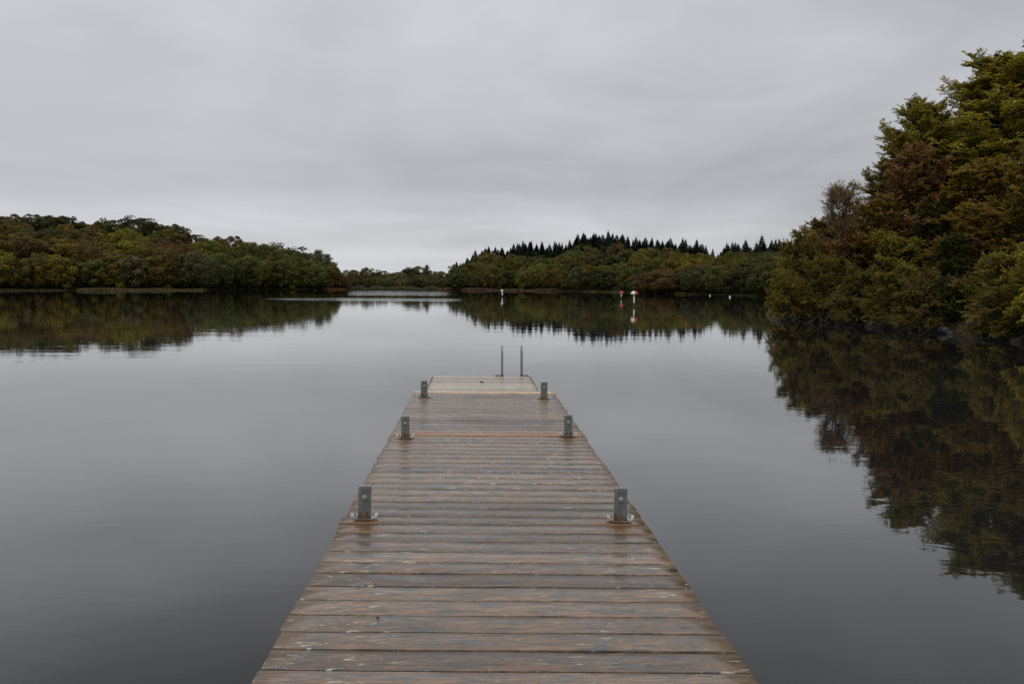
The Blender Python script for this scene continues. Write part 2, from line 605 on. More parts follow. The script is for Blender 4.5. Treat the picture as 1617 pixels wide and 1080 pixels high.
def seg_arrays(P0, P1, R0, R1, k=4):
    T = unit(P1 - P0)
    ref = np.where(np.abs(T[:, 2:3]) > 0.9, np.array([[1.0, 0, 0]]), np.array([[0, 0, 1.0]]))
    A = unit(np.cross(T, ref))
    B = np.cross(T, A)
    ang = np.arange(k) * 2 * np.pi / k
    ring = A[:, None] * np.cos(ang)[None, :, None] + B[:, None] * np.sin(ang)[None, :, None]
    V = np.concatenate([P0[:, None] + ring * R0[:, None, None], P1[:, None] + ring * R1[:, None, None]], 1)
    n = len(P0)
    base = (np.arange(n) * 2 * k)[:, None, None]
    j = np.arange(k)
    q = np.stack([j, (j + 1) % k, (j + 1) % k + k, j + k], 1)[None]
    return V.reshape(-1, 3), (base + q).reshape(-1, 4)


def near_tree(seed, H, R, cb=0.2, n1=36, n2=10, n3=8, nl=11, leaf=0.16, el0=10, el1=65, flat=0.5,
              shape='round', droop=0.0, twig_mat=None, stems=1, lean=0.0, spray=0.42, twig_r=0.006, zmin=0.0):
    """trunk with limbs, branchlets, twigs and leaves; returns (crown mesh, trunk mesh)"""
    rg = np.random.default_rng(seed)
    segs = []          # limbs
    tw0, tw1, tclump = [], [], []
    for st in range(stems):
        K = 9
        saz = rg.uniform(0, 2 * np.pi)
        slean = (0.12 + 0.30 * rg.random()) if stems > 1 else lean
        tz = np.linspace(0, 0.93 * H * (1 if st == 0 else rg.uniform(.7, 1.0)), K)
        wob = np.cumsum(rg.normal(0, 0.012 * H, (K, 2)), 0) * (np.linspace(0, 1, K)[:, None])
        tp = np.column_stack([wob + np.outer(tz ** 1.1 * slean, [np.cos(saz), np.sin(saz)]), tz])
        r0 = 0.017 * H / math.sqrt(stems) + 0.02
        tr = r0 * (1 - np.linspace(0, 1, K)) ** 0.8 + 0.012
        tr[0] *= 1.35
        for i in range(K - 1):
            segs.append((tp[i], tp[i + 1], tr[i], tr[i + 1]))
        m1 = max(4, n1 // stems)
        for i in range(m1):
            f = (i + rg.uniform(0.1, .9)) / m1
            t = cb + (1 - cb) * f
            zt = t * tz[-1]
            p0 = np.array([np.interp(zt, tz, tp[:, k]) for k in range(3)])
            if shape == 'round':
                env = math.sin(math.pi * (0.16 + 0.80 * f)) ** 0.75
            elif shape == 'dome':
                env = math.sqrt(max(0.03, 1 - f ** 2.2))
            else:
                env = (1 - f) ** 0.8 + 0.10
            L1 = R * env * (rg.uniform(0.55, 1.22) if shape == 'round' else rg.uniform(0.72, 1.12)) / (1.0 if stems == 1 else 1.25)
            az = i * 2.39996 + rg.normal(0, 0.35) + st * 1.3
            el = math.radians(el0 + (el1 - el0) * f + rg.normal(0, 9))
            d = np.array([math.cos(az) * math.cos(el), math.sin(az) * math.cos(el), math.sin(el)])
            M = 7
            pts = [p0]
            rr = [max(0.014, np.interp(zt, tz, tr) * 0.55)]
            for j in range(1, M):
                d = d + np.array([rg.normal(0, .10), rg.normal(0, .10), rg.normal(0.02, .06) - droop * j / M])
                d /= np.linalg.norm(d)
                pts.append(pts[-1] + d * L1 / (M - 1))
                rr.append(rr[0] * (1 - j / M) + 0.006)
            pts = np.array(pts)
            for j in range(M - 1):
                segs.append((pts[j], pts[j + 1], rr[j], rr[j + 1]))
            for b in range(n2):
                s = 0.22 + 0.78 * (b + rg.random()) / n2
                x = s * (M - 1)
                j = min(int(x), M - 2)
                q0 = pts[j] + (pts[j + 1] - pts[j]) * (x - j)
                ld = unit(pts[j + 1] - pts[j])
                side = unit(np.cross(ld, [0, 0, 1.0])) * (1 if b % 2 else -1)
                bd = unit(ld * rg.uniform(.5, 1.1) + side * rg.uniform(.5, 1.1) + np.array([0, 0, rg.normal(0.05 - droop * .6, 0.30 * (1 - flat) + 0.10)]))
                L2 = (0.34 * L1 * (1.15 - 0.6 * s) + 0.25) * rg.uniform(.7, 1.2)
                q1 = q0 + bd * L2
                segs.append((q0, q1, 0.011, 0.005))
                cval = rg.random()
                for t3 in range(n3):
                    u = 0.15 + 0.85 * (t3 + rg.random()) / n3
                    w0 = q0 + (q1 - q0) * u
                    sd2 = unit(np.cross(bd, [0, 0, 1.0])) * (1 if t3 % 2 else -1)
                    td = unit(bd * rg.uniform(.6, 1.1) + sd2 * rg.uniform(.4, 1.0) + np.array([0, 0, rg.normal(0.02 - droop, 0.35 * (1 - flat) + .08)]))
                    tw0.append(w0)
                    tw1.append(w0 + td * spray * rg.uniform(.6, 1.25))
                    tclump.append(cval)
    tw0, tw1, tclump = np.array(tw0), np.array(tw1), np.array(tclump)
    if zmin:      # nothing hangs right down to the bank
        lowest = zmin * H * (.6 + .8 * rg.random(len(tw0)))
        k = (tw1[:, 2] > lowest) & (tw0[:, 2] > lowest)
        tw0, tw1, tclump = tw0[k], tw1[k], tclump[k]
    P0 = np.array([s[0] for s in segs]); P1 = np.array([s[1] for s in segs])
    R0 = np.array([s[2] for s in segs]); R1 = np.array([s[3] for s in segs])
    tV, tF = seg_arrays(P0, P1, R0, R1, 6)
    trunk = np_mesh('trunk', tV, [(tF, 0)], [M_BARK], smooth=True)
    polys, V, var, clp = [], [], [], []
    tm = len(tw0)
    sV, sF = seg_arrays(tw0, tw1, np.full(tm, twig_r), np.full(tm, twig_r * .5), 3)
    V.append(sV); polys.append((sF, 1)); var.append(np.zeros(len(sV))); clp.append(np.zeros(len(sV)))
    if nl > 0:
        f = (np.arange(nl) + 0.6) / nl
        T = unit(tw1 - tw0)
        P = (tw0[:, None] + (tw1 - tw0)[:, None] * f[None, :, None]).reshape(-1, 3)
        n = len(P)
        Tn = np.repeat(T, nl, 0)
        sg = np.where(np.tile(np.arange(nl), tm) % 2 == 0, 1.0, -1.0)[:, None]
        sd = unit(np.cross(Tn, [[0, 0, 1.0]])) * sg
        D = Tn * 0.55 + sd * 0.9 + rg.normal(0, 0.35 * (1 - flat) + .12, (n, 3))
        D[:, 2] -= droop * .5
        Nn = unit(np.array([[0, 0, 1.0]]) + rg.normal(0, 0.55 * (1 - flat) + .15, (n, 3)))
        L = leaf * rg.uniform(.65, 1.25, n)
        lV, lF = leaf_arrays(P, D, Nn, L, L * rg.uniform(.55, .8, n))
        polys.append((lF + len(sV), 0))
        V.append(lV)
        var.append(np.repeat(rg.random(n), 4))
        clp.append(np.repeat(np.repeat(tclump, nl) * .8 + rg.random(n) * .2, 4))
    crown = np_mesh('crown', np.concatenate(V), polys, [M_FOL, twig_mat or M_TWIG],
                    {'var': np.concatenate(var), 'clump': np.concatenate(clp)})
    return crown, trunk


def hill_tree(seed, H, R, base=0.12, clumps=46, per=80, leaf=0.42, squash=0.8, twiggy=False):
    """crown of many leaf clumps spread over an uneven dome"""
    rg = np.random.default_rng(seed)
    P, D, Nn, L, cl = [], [], [], [], []
    zc, rz = H * (1 + base) / 2, H * (1 - base) / 2
    lobes = [(rg.uniform(0, 2 * np.pi), rg.uniform(-.2, .8), rg.uniform(.15, .55)) for _ in range(6)]
    for k in range(clumps):
        u = (k + .5) / clumps
        ct = 1 - 1.72 * u
        az = k * 2.39996 + rg.normal(0, .25)
        st = math.sqrt(max(0, 1 - ct * ct))
        bump = .97 + rg.normal(0, .13)
        for la, lz, lv in lobes:
            g = math.cos(az - la) * st * math.sqrt(1 - min(.95, lz * lz)) + ct * lz
            bump += lv * max(0, g) ** 4 - .05
        nrm = np.array([math.cos(az) * st, math.sin(az) * st, ct])
        c = nrm * np.array([R, R, rz]) * bump * .82 + np.array([0, 0, zc])
        if ct < 0:
            fl = (st ** .45) / max(st, .05)
            c[:2] *= fl
        cr = R * rg.uniform(.22, .40)
        n = int(per * rg.uniform(.6, 1.3))
        d = unit(rg.normal(0, 1, (n, 3)) + nrm * .9 + np.array([0, 0, .45]))
        rad = cr * rg.uniform(.45, 1.0, (n, 1)) ** .6
        p = c + d * rad * np.array([1, 1, squash])
        P.append(p)
        Nn.append(unit(d + rg.normal(0, .45, (n, 3))))
        D.append(unit(np.cross(d, rg.normal(0, 1, (n, 3)))) - np.array([0, 0, .25]))
        L.append(leaf * rg.uniform(.6, 1.3, n))
        cl.append(np.full(n, rg.random()) * .75 + rg.random(n) * .25)
    # interior leaves keep the crown from being hollow
    n = int(clumps * per * .18)
    d = unit(rg.normal(0, 1, (n, 3)))
    P.append(d * np.array([R, R, rz]) * rg.uniform(.2, .72, (n, 1)) + np.array([0, 0, zc]))
    Nn.append(unit(d + rg.normal(0, .5, (n, 3)))); D.append(unit(rg.normal(0, 1, (n, 3))))
    L.append(np.full(n, leaf * 1.2)); cl.append(rg.random(n))
    P, D, Nn, L, cl = map(np.concatenate, (P, D, Nn, L, cl))
    V, Fc = leaf_arrays(P, D, Nn, L, L * .72)
    crown = np_mesh('crown', V, [(Fc, 0)], [M_FOL, M_TWIG], {'var': np.repeat(rg.random(len(P)), 4), 'clump': np.repeat(cl, 4)})
    tz = np.linspace(0, H * .75, 6)
    tp = np.column_stack([np.cumsum(rg.normal(0, .02 * H, (6, 2)), 0) * (tz / tz[-1])[:, None], tz])
    tr = .03 * H * (1 - tz / tz[-1] * .8)
    tV, tF = seg_arrays(tp[:-1], tp[1:], tr[:-1], tr[1:], 6)
    return crown, np_mesh('trunk', tV, [(tF, 0)], [M_BARK])


def spruce(seed, H, R):
    rg = np.random.default_rng(seed)
    P, D, Nn, L, W, cl = [], [], [], [], [], []
    tiers = 32
    for i in range(tiers):
        f = (i + .4) / tiers
        z = H * (0.06 + .94 * f)
        r = R * (1 - f) ** .88 * rg.uniform(.72, 1.22) + .04
        k = int(11 - 5 * f)
        a0 = rg.uniform(0, 6.28)
        for j in range(k):
            a = a0 + j * 6.283 / k + rg.normal(0, .15)
            rr = r * rg.uniform(.7, 1.15)
            d = np.array([math.cos(a), math.sin(a), -.18 + .55 * f])
            ns = max(2, int(rr / .28))
            for s in range(ns):
                q = (s + .3) / ns
                p = np.array([0, 0, z]) + d * rr * q * .8 - np.array([0, 0, .10 * rr * q * q])
                for e in (-1, 1):
                    sd = np.cross(d, [0, 0, 1.0]) * e
                    P.append(p + rg.normal(0, .04, 3)); D.append(d + sd * .7 + rg.normal(0, .2, 3) + np.array([0, 0, -.15]))
                    Nn.append(unit(np.array([0, 0, 1.0]) + rg.normal(0, .5, 3)))
                    L.append((.42 * rr + .05 + .17 * (1 - f)) * rg.uniform(.6, 1.1)); W.append((.20 + .16 * rg.random()) * (1.45 - 1.15 * f)); cl.append(rg.random())
    P.append(np.array([0, 0, H * .97])); D.append(np.array([0.02, 0, 1.0])); Nn.append(np.array([1.0, 0, 0])); L.append(.7); W.append(.10); cl.append(.5)
    P, D, Nn, L, W, cl = map(np.array, (P, D, Nn, L, W, cl))
    V, Fc = leaf_arrays(P, D, Nn, L, W)
    # dense inner boughs
    m = 1500
    f = rg.random(m) ** 1.4
    a = rg.uniform(0, 6.283, m)
    rr = R * (1 - f) * rg.uniform(.15, .75, m)
    P2 = np.column_stack([rr * np.cos(a), rr * np.sin(a), H * (.05 + .9 * f)])
    D2 = np.column_stack([np.cos(a), np.sin(a), rg.normal(-.1, .5, m)])
    N2 = unit(np.column_stack([np.cos(a), np.sin(a), np.full(m, .8)]) + rg.normal(0, .5, (m, 3)))
    V2, F2 = leaf_arrays(P2, D2, N2, .25 + .65 * (1 - f), .15 + .55 * (1 - f))
    F2 = F2 + len(V)
    V = np.concatenate([V, V2]); Fc = np.concatenate([Fc, F2])
    P = np.concatenate([P, P2]); cl = np.concatenate([cl, rg.random(m) * .4])
    crown = np_mesh('crown', V, [(Fc, 0)], [M_FOL, M_TWIG], {'var': np.repeat(rg.random(len(P)), 4), 'clump': np.repeat(cl, 4)})
    tz = np.array([0, H * .5, H * .98])
    tp = np.column_stack([np.zeros((3, 2)), tz])
    tr = np.array([.018 * H, .01 * H, .01])
    tV, tF = seg_arrays(tp[:-1], tp[1:], tr[:-1], tr[1:], 6)
    return crown, np_mesh('trunk', tV, [(tF, 0)], [M_BARK])


_first = {}


def plant(kind, meshes, name, loc, rz, sc, color, label, cat, group):
    """one tree: an Empty at its foot with a crown and a trunk; repeats copy the first of the kind"""
    key = (kind, name)
    if key not in _first:
        r = bpy.data.objects.new(name, None)
        COL.objects.link(r)
        c = mobj('crown', meshes[0], r)
        t = mobj('trunk', meshes[1], r)
        _first[key] = (r, c, t)
    else:
        r0, c0, t0 = _first[key]
        r, c, t = r0.copy(), c0.copy(), t0.copy()
        for x in (r, c, t):
            COL.objects.link(x)
        c.parent = r
        t.parent = r
    r.location = loc
    r.rotation_euler = (0, 0, rz)
    r.scale = sc if isinstance(sc, (tuple, list)) else (sc, sc, sc)
    c.color = (*color, 1)
    tag(r, label, cat, group)
    return r


def nth(n):
    if 10 <= n % 100 <= 20: return '%dth' % n
    return '%d%s' % (n, {1: 'st', 2: 'nd', 3: 'rd'}.get(n % 10, 'th'))


PAL = {
    'olive':        (0.102, 0.086, 0.017),
    'olive-brown':  (0.104, 0.078, 0.022),
    'russet':       (0.115, 0.070, 0.020),
    'golden':       (0.145, 0.108, 0.014),
    'yellow-green': (0.105, 0.106, 0.016),
    'mid green':    (0.078, 0.080, 0.019),
    'dark green':   (0.052, 0.052, 0.016),
    'grey-green':   (0.074, 0.070, 0.029),
    'orange':       (0.165, 0.080, 0.014),
    'plum-brown':   (0.095, 0.052, 0.032),
    'spruce':       (0.026, 0.037, 0.021),
}


def jit(c, rg, a=0.14):
    s = 1 + rg.normal(0, a)
    return tuple(max(0.004, x * s * (1 + rg.normal(0, a * .4))) for x in c)


# ------------------------------------------------------------------ wooded hills
def interp(pts, x):
    xs = [p[0] for p in pts]
    ys = [p[1] for p in pts]
    return float(np.interp(x, xs, ys))


def fbm(x, y, seed=0.0):
    v = 0
    for k, a in ((1, .5), (2.1, .27), (4.3, .14), (8.7, .08)):
        v += a * math.sin(x * k * 1.3 + seed + 1.7 * math.sin(y * k * .9 + seed * 2.1)) * math.cos(y * k * 1.1 - seed * .7 + 1.3 * math.sin(x * k * .8))
    return v


class Hill:
    """ground rising from a shoreline to a ridge; u runs along the shore, t from water (0) to ridge (1)"""
    def __init__(self, name, shore, ridge, sky, treeh, u0, u1):
        self.shore, self.ridge, self.sky, self.treeh, self.u0, self.u1 = shore, ridge, sky, treeh, u0, u1
        us = np.arange(u0, u1 + 1, 6.0)
        ts = [-.12, -.05, -.01, .01, .04, .1, .2, .3, .4, .5, .6, .7, .8, .9, 1.0, 1.15, 1.4, 1.9]
        V = [self.pt(u, t) for u in us for t in ts]
        n = len(ts)
        Fc = [(i * n + j, (i + 1) * n + j, (i + 1) * n + j + 1, i * n + j + 1) for i in range(len(us) - 1) for j in range(n - 1)]
        me = np_mesh(name, V, [(Fc, 0)], [M_HILL], smooth=True)
        o = mobj(name, me)
        o['kind'] = 'structure'

    def Y(self, u, t):
        a, b = interp(self.shore, u), interp(self.ridge, u)
        return a + (b - a) * t

    def ztop(self, u):
        return at(u, interp(self.sky, u), interp(self.ridge, u)).z

    def gz(self, u, t):
        rgz = max(0.5, self.ztop(u) - interp(self.treeh, u))
        if t <= 0:
            return max(-2.5, t * 20)
        tt = min(t, 1.0)
        s = tt ** 0.95
        z = 0.25 + (rgz - .25) * s
        if t > 1: z -= (t - 1) * 5.0
        return z

    def pt(self, u, t):
        Y = self.Y(u, t)
        X = at(u, 440, Y).x
        return (X, Y, self.gz(u, t))


LEFT_SKY = [(-260, 350), (-100, 345), (0, 343), (40, 338), (75, 341), (105, 339), (130, 349), (155, 346), (172, 354), (200, 350), (225, 348), (248, 356), (270, 354), (300, 361),
            (318, 374), (345, 377), (380, 374), (395, 381), (425, 387), (445, 392), (465, 396), (490, 402), (510, 408), (525, 418), (535, 430), (541, 441), (556, 449)]
left = Hill('hill', [(-260, 128), (0, 140), (125, 150), (300, 160), (430, 180), (541, 190), (556, 194)],
            [(-260, 255), (0, 262), (300, 270), (430, 240), (541, 206), (556, 200)], LEFT_SKY,
            [(-260, 9), (300, 9), (430, 8.5), (500, 8), (541, 4), (556, 2)], -260, 556)
RIGHT_SKY = [(520, 426), (540, 425), (562, 425), (585, 422), (600, 428), (614, 433), (624, 430), (636, 425), (648, 422), (660, 429), (672, 426), (700, 427), (712, 424), (720, 410),
             (735, 404), (755, 394), (772, 385), (790, 389), (810, 382), (830, 379), (848, 377), (866, 387), (880, 381), (900, 373), (920, 366), (950, 364), (975, 367), (1000, 369),
             (1040, 374), (1070, 376), (1090, 381), (1108, 379), (1125, 386), (1140, 388), (1155, 380), (1170, 378), (1190, 381), (1210, 376), (1240, 374), (1320, 372), (1460, 370)]
right = Hill('hill', [(500, 196), (600, 194), (712, 190), (850, 183), (1000, 156), (1100, 138), (1215, 118), (1320, 104), (1460, 92)],
             [(500, 240), (640, 240), (712, 225), (800, 242), (950, 262), (1100, 236), (1215, 212), (1460, 190)], RIGHT_SKY,
             [(500, 5.2), (700, 5.2), (716, 5.5), (760, 7.5), (900, 8.5), (1460, 8.5)], 500, 1460)

HT = [hill_tree(16, 8, 3.1, clumps=34, base=.1), hill_tree(17, 8, 3.6, clumps=66, per=60), hill_tree(18, 8, 2.5, clumps=38, base=.1), hill_tree(11, 8, 3.3), hill_tree(12, 8, 3.8, clumps=52), hill_tree(13, 8, 2.9, base=.05), hill_tree(14, 8, 4.2, clumps=60, base=.2), hill_tree(15, 8, 3.0, clumps=40, per=70)]
HB = [hill_tree(24, 8, 3.0, base=0.0, clumps=34), hill_tree(25, 8, 3.4, base=0.0, clumps=60, per=60), hill_tree(21, 8, 3.2, base=0.0, clumps=44), hill_tree(22, 8, 3.8, base=0.0, clumps=50), hill_tree(23, 8, 2.6, base=0.0, clumps=40)]
SP = [spruce(31, 10, 2.7), spruce(32, 10, 2.1), spruce(33, 10, 3.2), spruce(34, 10, 2.4)]
THIN = near_tree(41, 8, 2.6, cb=.2, n1=34, n2=8, n3=6, nl=4, leaf=.24, el0=35, el1=75, flat=.1, twig_mat=M_PALETWIG, spray=.6, twig_r=.016)

rgh = np.random.default_rng(5)


def pick(rg, table):
    names = list(table)
    p = np.array([table[n] for n in names], float)
    return names[rg.choice(len(names), p=p / p.sum())]


def left_pal(u, row):
    if u > 340:
        return {'olive': 3, 'yellow-green': 1.6, 'mid green': 2.2, 'golden': .8, 'olive-brown': 1.3, 'dark green': 1.2, 'russet': .6}
    if row == 0:
        return {'olive': 3, 'golden': 1.1, 'grey-green': 1.5, 'dark green': 1.0, 'olive-brown': 2, 'yellow-green': .8}
    if row == 4:
        return {'olive': 2.5, 'dark green': 2, 'olive-brown': 1.5, 'mid green': 1}
    return {'russet': 2.3, 'olive-brown': 3, 'olive': 2.2, 'golden': .8, 'dark green': .8, 'yellow-green': .5}


def right_pal(u, row):
    if u < 712:
        return {'olive': 2, 'grey-green': 2.5, 'mid green': 1.6, 'dark green': 1.6, 'olive-brown': .6}
    if 1050 < u < 1180 and row not in (0, 4):
        return {'golden': 3, 'olive': 2, 'orange': .7, 'yellow-green': 1.2, 'olive-brown': 1}
    if row in (3, 6):
        return {'olive': 2, 'mid green': 2.2, 'dark green': 1.6, 'olive-brown': .7, 'golden': .4}
    if row == 0:
        return {'dark green': 1.8, 'mid green': 2, 'grey-green': 2, 'olive': 1.6, 'olive-brown': .6}
    return {'olive': 2.6, 'mid green': 2.4, 'dark green': 1.2, 'golden': .8, 'olive-brown': .8, 'yellow-green': .9}


ROWN = ['in the waterside row of', 'in the second row up', 'in the middle row of', 'high on', 'on the skyline of', 'in the third row up', 'in the upper row of']


def forest(hill, u0, u1, step, rows, pal, place, mark, group, from_right):
    for row, t, hh, mul in rows:
        us = []
        u = u0 + rgh.uniform(0, step)
        while u < u1:
            us.append(u + rgh.normal(0, step * mul * .14))
            u += step * mul
        order = sorted(us, reverse=from_right)
        for i, u in enumerate(order):
            tt = t + rgh.uniform(-.05, .05) * (1 if row else 0) + (0.015 if row == 0 else 0)
            Y = hill.Y(u, tt)
            gz = hill.gz(u, tt)
            H = hh * rgh.uniform(.82, 1.2)
            if row == 4:
                H = (hill.ztop(u) - gz) * 1.16 + rgh.uniform(-.6, .5)
            elif u < 712 and hill is right:
                H *= .62
            lim = (hill.ztop(u) - CAMZ) / hill.Y(u, 1.0) * Y + CAMZ - gz
            if row != 4:
                f_ = ((.55, .78) if 860 < u < 1110 else (.66, .93)) if (row == 3 and hill is right and u > 712) else ((.74, .90) if (hill is right and u > 712) else (.92, 1.06))
                H = min(H, max(1.8, lim * rgh.uniform(*f_)))
            cn = pick(rgh, pal(u, row))
            low = row == 0
            k = rgh.integers(len(HB if low else HT))
            ms = (HB if low else HT)[k]
            s = H / 8.0
            wv = s * rgh.uniform(.92, 1.3)
            if H < 4: wv *= 1.25
            X = at(u, 440, Y).x
            plant(('hb' if low else 'ht') + str(k), ms, 'broadleaf_tree', (X, Y, gz - .15 - (.11 if low else .09) * H), rgh.uniform(0, 6.28), (wv, wv, s),
                  jit(PAL[cn], rgh), '%s tree %s %s, %s from %s' % (cn, ROWN[row], place, nth(i + 1), mark), 'tree', group)


forest(left, -60, 533, 23, [(0, 0.0, 7.2, 1.0), (1, .22, 7.2, 1.1), (2, .45, 7.6, 1.15), (3, .70, 8.0, 1.25), (4, 1.0, 9, 1.15)],
       left_pal, 'the broadleaf hill', 'its headland tip', 'trees covering the broadleaf hill', True)
forest(right, 545, 1235, 24, [(0, 0.0, 4.7, 1.0), (1, .14, 5.0, 1.05), (5, .29, 5.4, 1.1), (2, .46, 5.6, 1.12), (6, .64, 5.8, 1.15), (3, .82, 6.0, 1.2)],
       right_pal, 'the conifer-topped hill', 'the narrows', 'broadleaf trees below the conifers', False)
forest(right, 543, 712, 20, [(4, 1.0, 5, 1.0)], right_pal, 'the low far bank', 'the narrows', 'trees on the low far bank', False)

# spruces along the ridge
us = []
u = 716
while u < 1250:
    us.append(u)
    u += rgh.choice([2.5, 4.5, 6.0, 8.5])
for i, u in enumerate(us):
    back = (i % 3 == 1)
    t = 1.0 + (.10 if back else rgh.uniform(-.06, .03))
    Y = right.Y(u, t)
    gz = right.gz(u, t)
    top = CAMZ + (right.ztop(u) - CAMZ) * Y / right.Y(u, 1.0) + rgh.normal(-.7, .6) + .7 * math.sin(u * .21 + 2.2 * math.sin(u * .053))
    H = max(3.2, top - gz)
    k = rgh.integers(4)
    s = H / 10
    wv = s * rgh.uniform(1.0, 1.6) * (1.0 if H > 6 else 1.3)
    plant('sp%d' % k, SP[k], 'spruce_tree', (at(u, 440, Y).x, Y, gz - .2), rgh.uniform(0, 6.28), (wv, wv, s), jit(PAL['spruce'], rgh, .1),
          'dark pointed spruce on the skyline of the conifer-topped hill, %s from the narrows' % nth(i + 1), 'tree', 'spruces along the ridge')
# a band of spruces stepping down inside the wood
us = [u for u in np.arange(730, 1120, 9.0)] + [1180., 1192., 1204., 1215.] + sorted(float(q) for q in np.random.default_rng(4).uniform(760, 1210, 30))
for i, u in enumerate(us):
    t = rgh.uniform(.82, .97) if i < len(us) - 30 else rgh.uniform(.55, .8)
    Y = right.Y(u, t)
    gz = right.gz(u, t)
    top = CAMZ + (right.ztop(u) - CAMZ) * Y / right.Y(u, 1.0) - (rgh.uniform(.3, 2.6) if i < len(us) - 30 else rgh.uniform(2.0, 5.0))
    H = max(3.0, top - gz)
    k = rgh.integers(4)
    s = H / 10
    wv = s * rgh.uniform(1.4, 2.0)
    plant('sp%d' % k, SP[k], 'spruce_tree', (at(u, 440, Y).x, Y, gz - .2), rgh.uniform(0, 6.28), (wv, wv, s), jit(PAL['spruce'], rgh, .1),
          ('dark spruce just below the ridge of the conifer-topped hill, %s from the narrows' if i < len(us) - 30 else 'dark spruce among the broadleaf trees of the conifer-topped hill, %s from the narrows') % nth(i + 1 if i < len(us) - 30 else i + 31 - len(us)), 'tree', 'spruces below the ridge')

# a few trees one can point at
def special(kind, ms, name, u, ypx, Y, width_px, color, label, cat='tree', ground=0.1, Hm=8.0, Rm=3.6):
    p = at(u, ypx, Y)
    H = p.z - ground
    if kind.startswith('hb'):
        ground -= .12 * H
        H *= 1.13
    wv = width_px / F * Y / (2 * Rm)
    plant(kind, ms, name, (p.x, Y, ground - .1), 0.7, (wv, wv, H / Hm), color, label, cat, None)


special('hb3', HB[3], 'broadleaf_tree', 1036, 425, right.Y(1036, 0) - 2.5, 74, (0.095, 0.062, 0.018), 'broad dome-shaped russet tree at the water behind the red and white marker')
special('hb2', HB[2], 'broadleaf_tree', 1012, 440, right.Y(1012, 0) - 3, 42, (0.075, 0.07, 0.016), 'low olive bush beside the dome-shaped russet tree at the waterside')
special('hb4', HB[4], 'waterside_bush', 1081, 461.5, right.Y(1081, 0) - 6, 27, (0.105, 0.098, 0.018), 'small low yellow-green bush standing in the shallows below the conifer-topped hill', 'bush', -.05, Rm=2.9)
special('hb2', HB[2], 'waterside_bush', 955, 459.5, right.Y(955, 0) - 6, 10, (0.09, 0.085, 0.02), 'tiny yellow-green bush at the waterline near the red-topped marker', 'bush', -.05)
special('hb3', HB[3], 'broadleaf_tree', 648, 421, 236, 30, (0.030, 0.038, 0.022), 'dark rounded tree standing above the low far bank', ground=1.0)
special('hb3', HB[3], 'broadleaf_tree', 528, 431, 190, 40, (0.07, 0.042, 0.016), 'russet-brown bushy tree at the headland tip of the broadleaf hill', ground=.2)
for u, yp, Y, wd, lab in ((500, 398, 214, 30, 'pale almost leafless tree rising above the headland of the broadleaf hill'),
                          (515, 404, 210, 22, 'smaller pale bare tree beside the headland tip'),
                          (673, 420, 236, 12, 'thin bare grey tree on the skyline of the low far bank')):
    special('thin', THIN, 'bare_tree', u, yp, Y, wd, (0.20, 0.185, 0.11), lab, ground=1.0, Rm=2.4)


# ------------------------------------------------------------------ reed beds
def reeds(name, hill, u0, u1, n, h, color, label, depth=4.0, seed=1):
    rg = np.random.default_rng(seed)
    P = []
    for k in range(n):
        u = rg.uniform(u0, u1)
        e = min(1.0, (u - u0) / 12, (u1 - u) / 12)
        Y = hill.Y(u, 0) - rg.uniform(-.5, depth * max(.15, e))
        P.append((at(u, 440, Y).x, Y, -.05))
    P = np.array(P)
    D = unit(np.column_stack([rg.normal(0, .22, (n, 2)), np.ones(n)]))
    Nn = unit(np.column_stack([rg.normal(0, .5, n), -np.ones(n), np.zeros(n)]))
    px_ = P[:, 0]
    L = h * rg.uniform(.5, 1.25, n) * (.75 + .3 * np.sin(px_ * .9 + 2 * np.sin(px_ * .37)) * np.sin(px_ * .23))
    V, Fc = leaf_arrays(P, D, Nn, L, np.full(n, .20))
    me = np_mesh(name, V, [(Fc, 0)], [M_FOL], {'var': np.repeat(rg.random(n), 4), 'clump': np.repeat(rg.random(n), 4)})
    o = mobj(name, me)
    o.color = (*color, 1)
    tag(o, label, 'reeds', None, 'stuff')


reeds('reeds', left, 118, 330, 5200, .55, (0.105, 0.085, 0.035), 'pale yellow reed bed along the foot of the broadleaf hill', 5, 1)
reeds('reeds', left, -60, 110, 2200, .4, (0.07, 0.06, 0.025), 'thin low reeds at the foot of the broadleaf hill', 2, 6)
reeds('reeds', left, 508, 553, 1100, .62, (0.105, 0.055, 0.024), 'orange-brown reeds around the tip of the headland', 4, 2)
reeds('reeds', right, 545, 700, 5200, 1.0, (0.075, 0.075, 0.04), 'grey-green reed bed in front of the low far bank', 6, 3)
reeds('reeds', right, 655, 715, 1800, .8, (0.12, 0.07, 0.03), 'rusty reeds at the edge of the narrows', 5, 4)
reeds('reeds', right, 728, 880, 3800, .6, (0.095, 0.062, 0.038), 'brown reed bed along the foot of the conifer-topped hill', 4, 5)



def shore_scrub(hill, u0, u1, n, h, color, label, seed):
    rg = np.random.default_rng(seed)
    u = rg.uniform(u0, u1, n)
    t = rg.uniform(0.005, .16, n)
    P = np.array([hill.pt(a, b) for a, b in zip(u, t)])
    hh = h * (.55 + .45 * np.sin(u * .31 + 2 * np.sin(u * .11)))
    P[:, 2] += rg.uniform(0, 1, n) ** 1.3 * hh
    D = unit(rg.normal(0, 1, (n, 3)) + [0, 0, .4])
    Nn = unit(rg.normal(0, .8, (n, 3)) + [0, -.5, .8])
    L = rg.uniform(.3, .75, n)
    V, Fc = leaf_arrays(P, D, Nn, L, L * .75)
    cl = (np.sin(u * .5) + 1) / 2 * .6 + rg.random(n) * .4
    o = mobj('undergrowth', np_mesh('undergrowth', V, [(Fc, 0)], [M_FOL], {'var': np.repeat(rg.random(n), 4), 'clump': np.repeat(cl, 4)}))
    o.color = (*color, 1)
    tag(o, label, 'undergrowth', None, 'stuff')


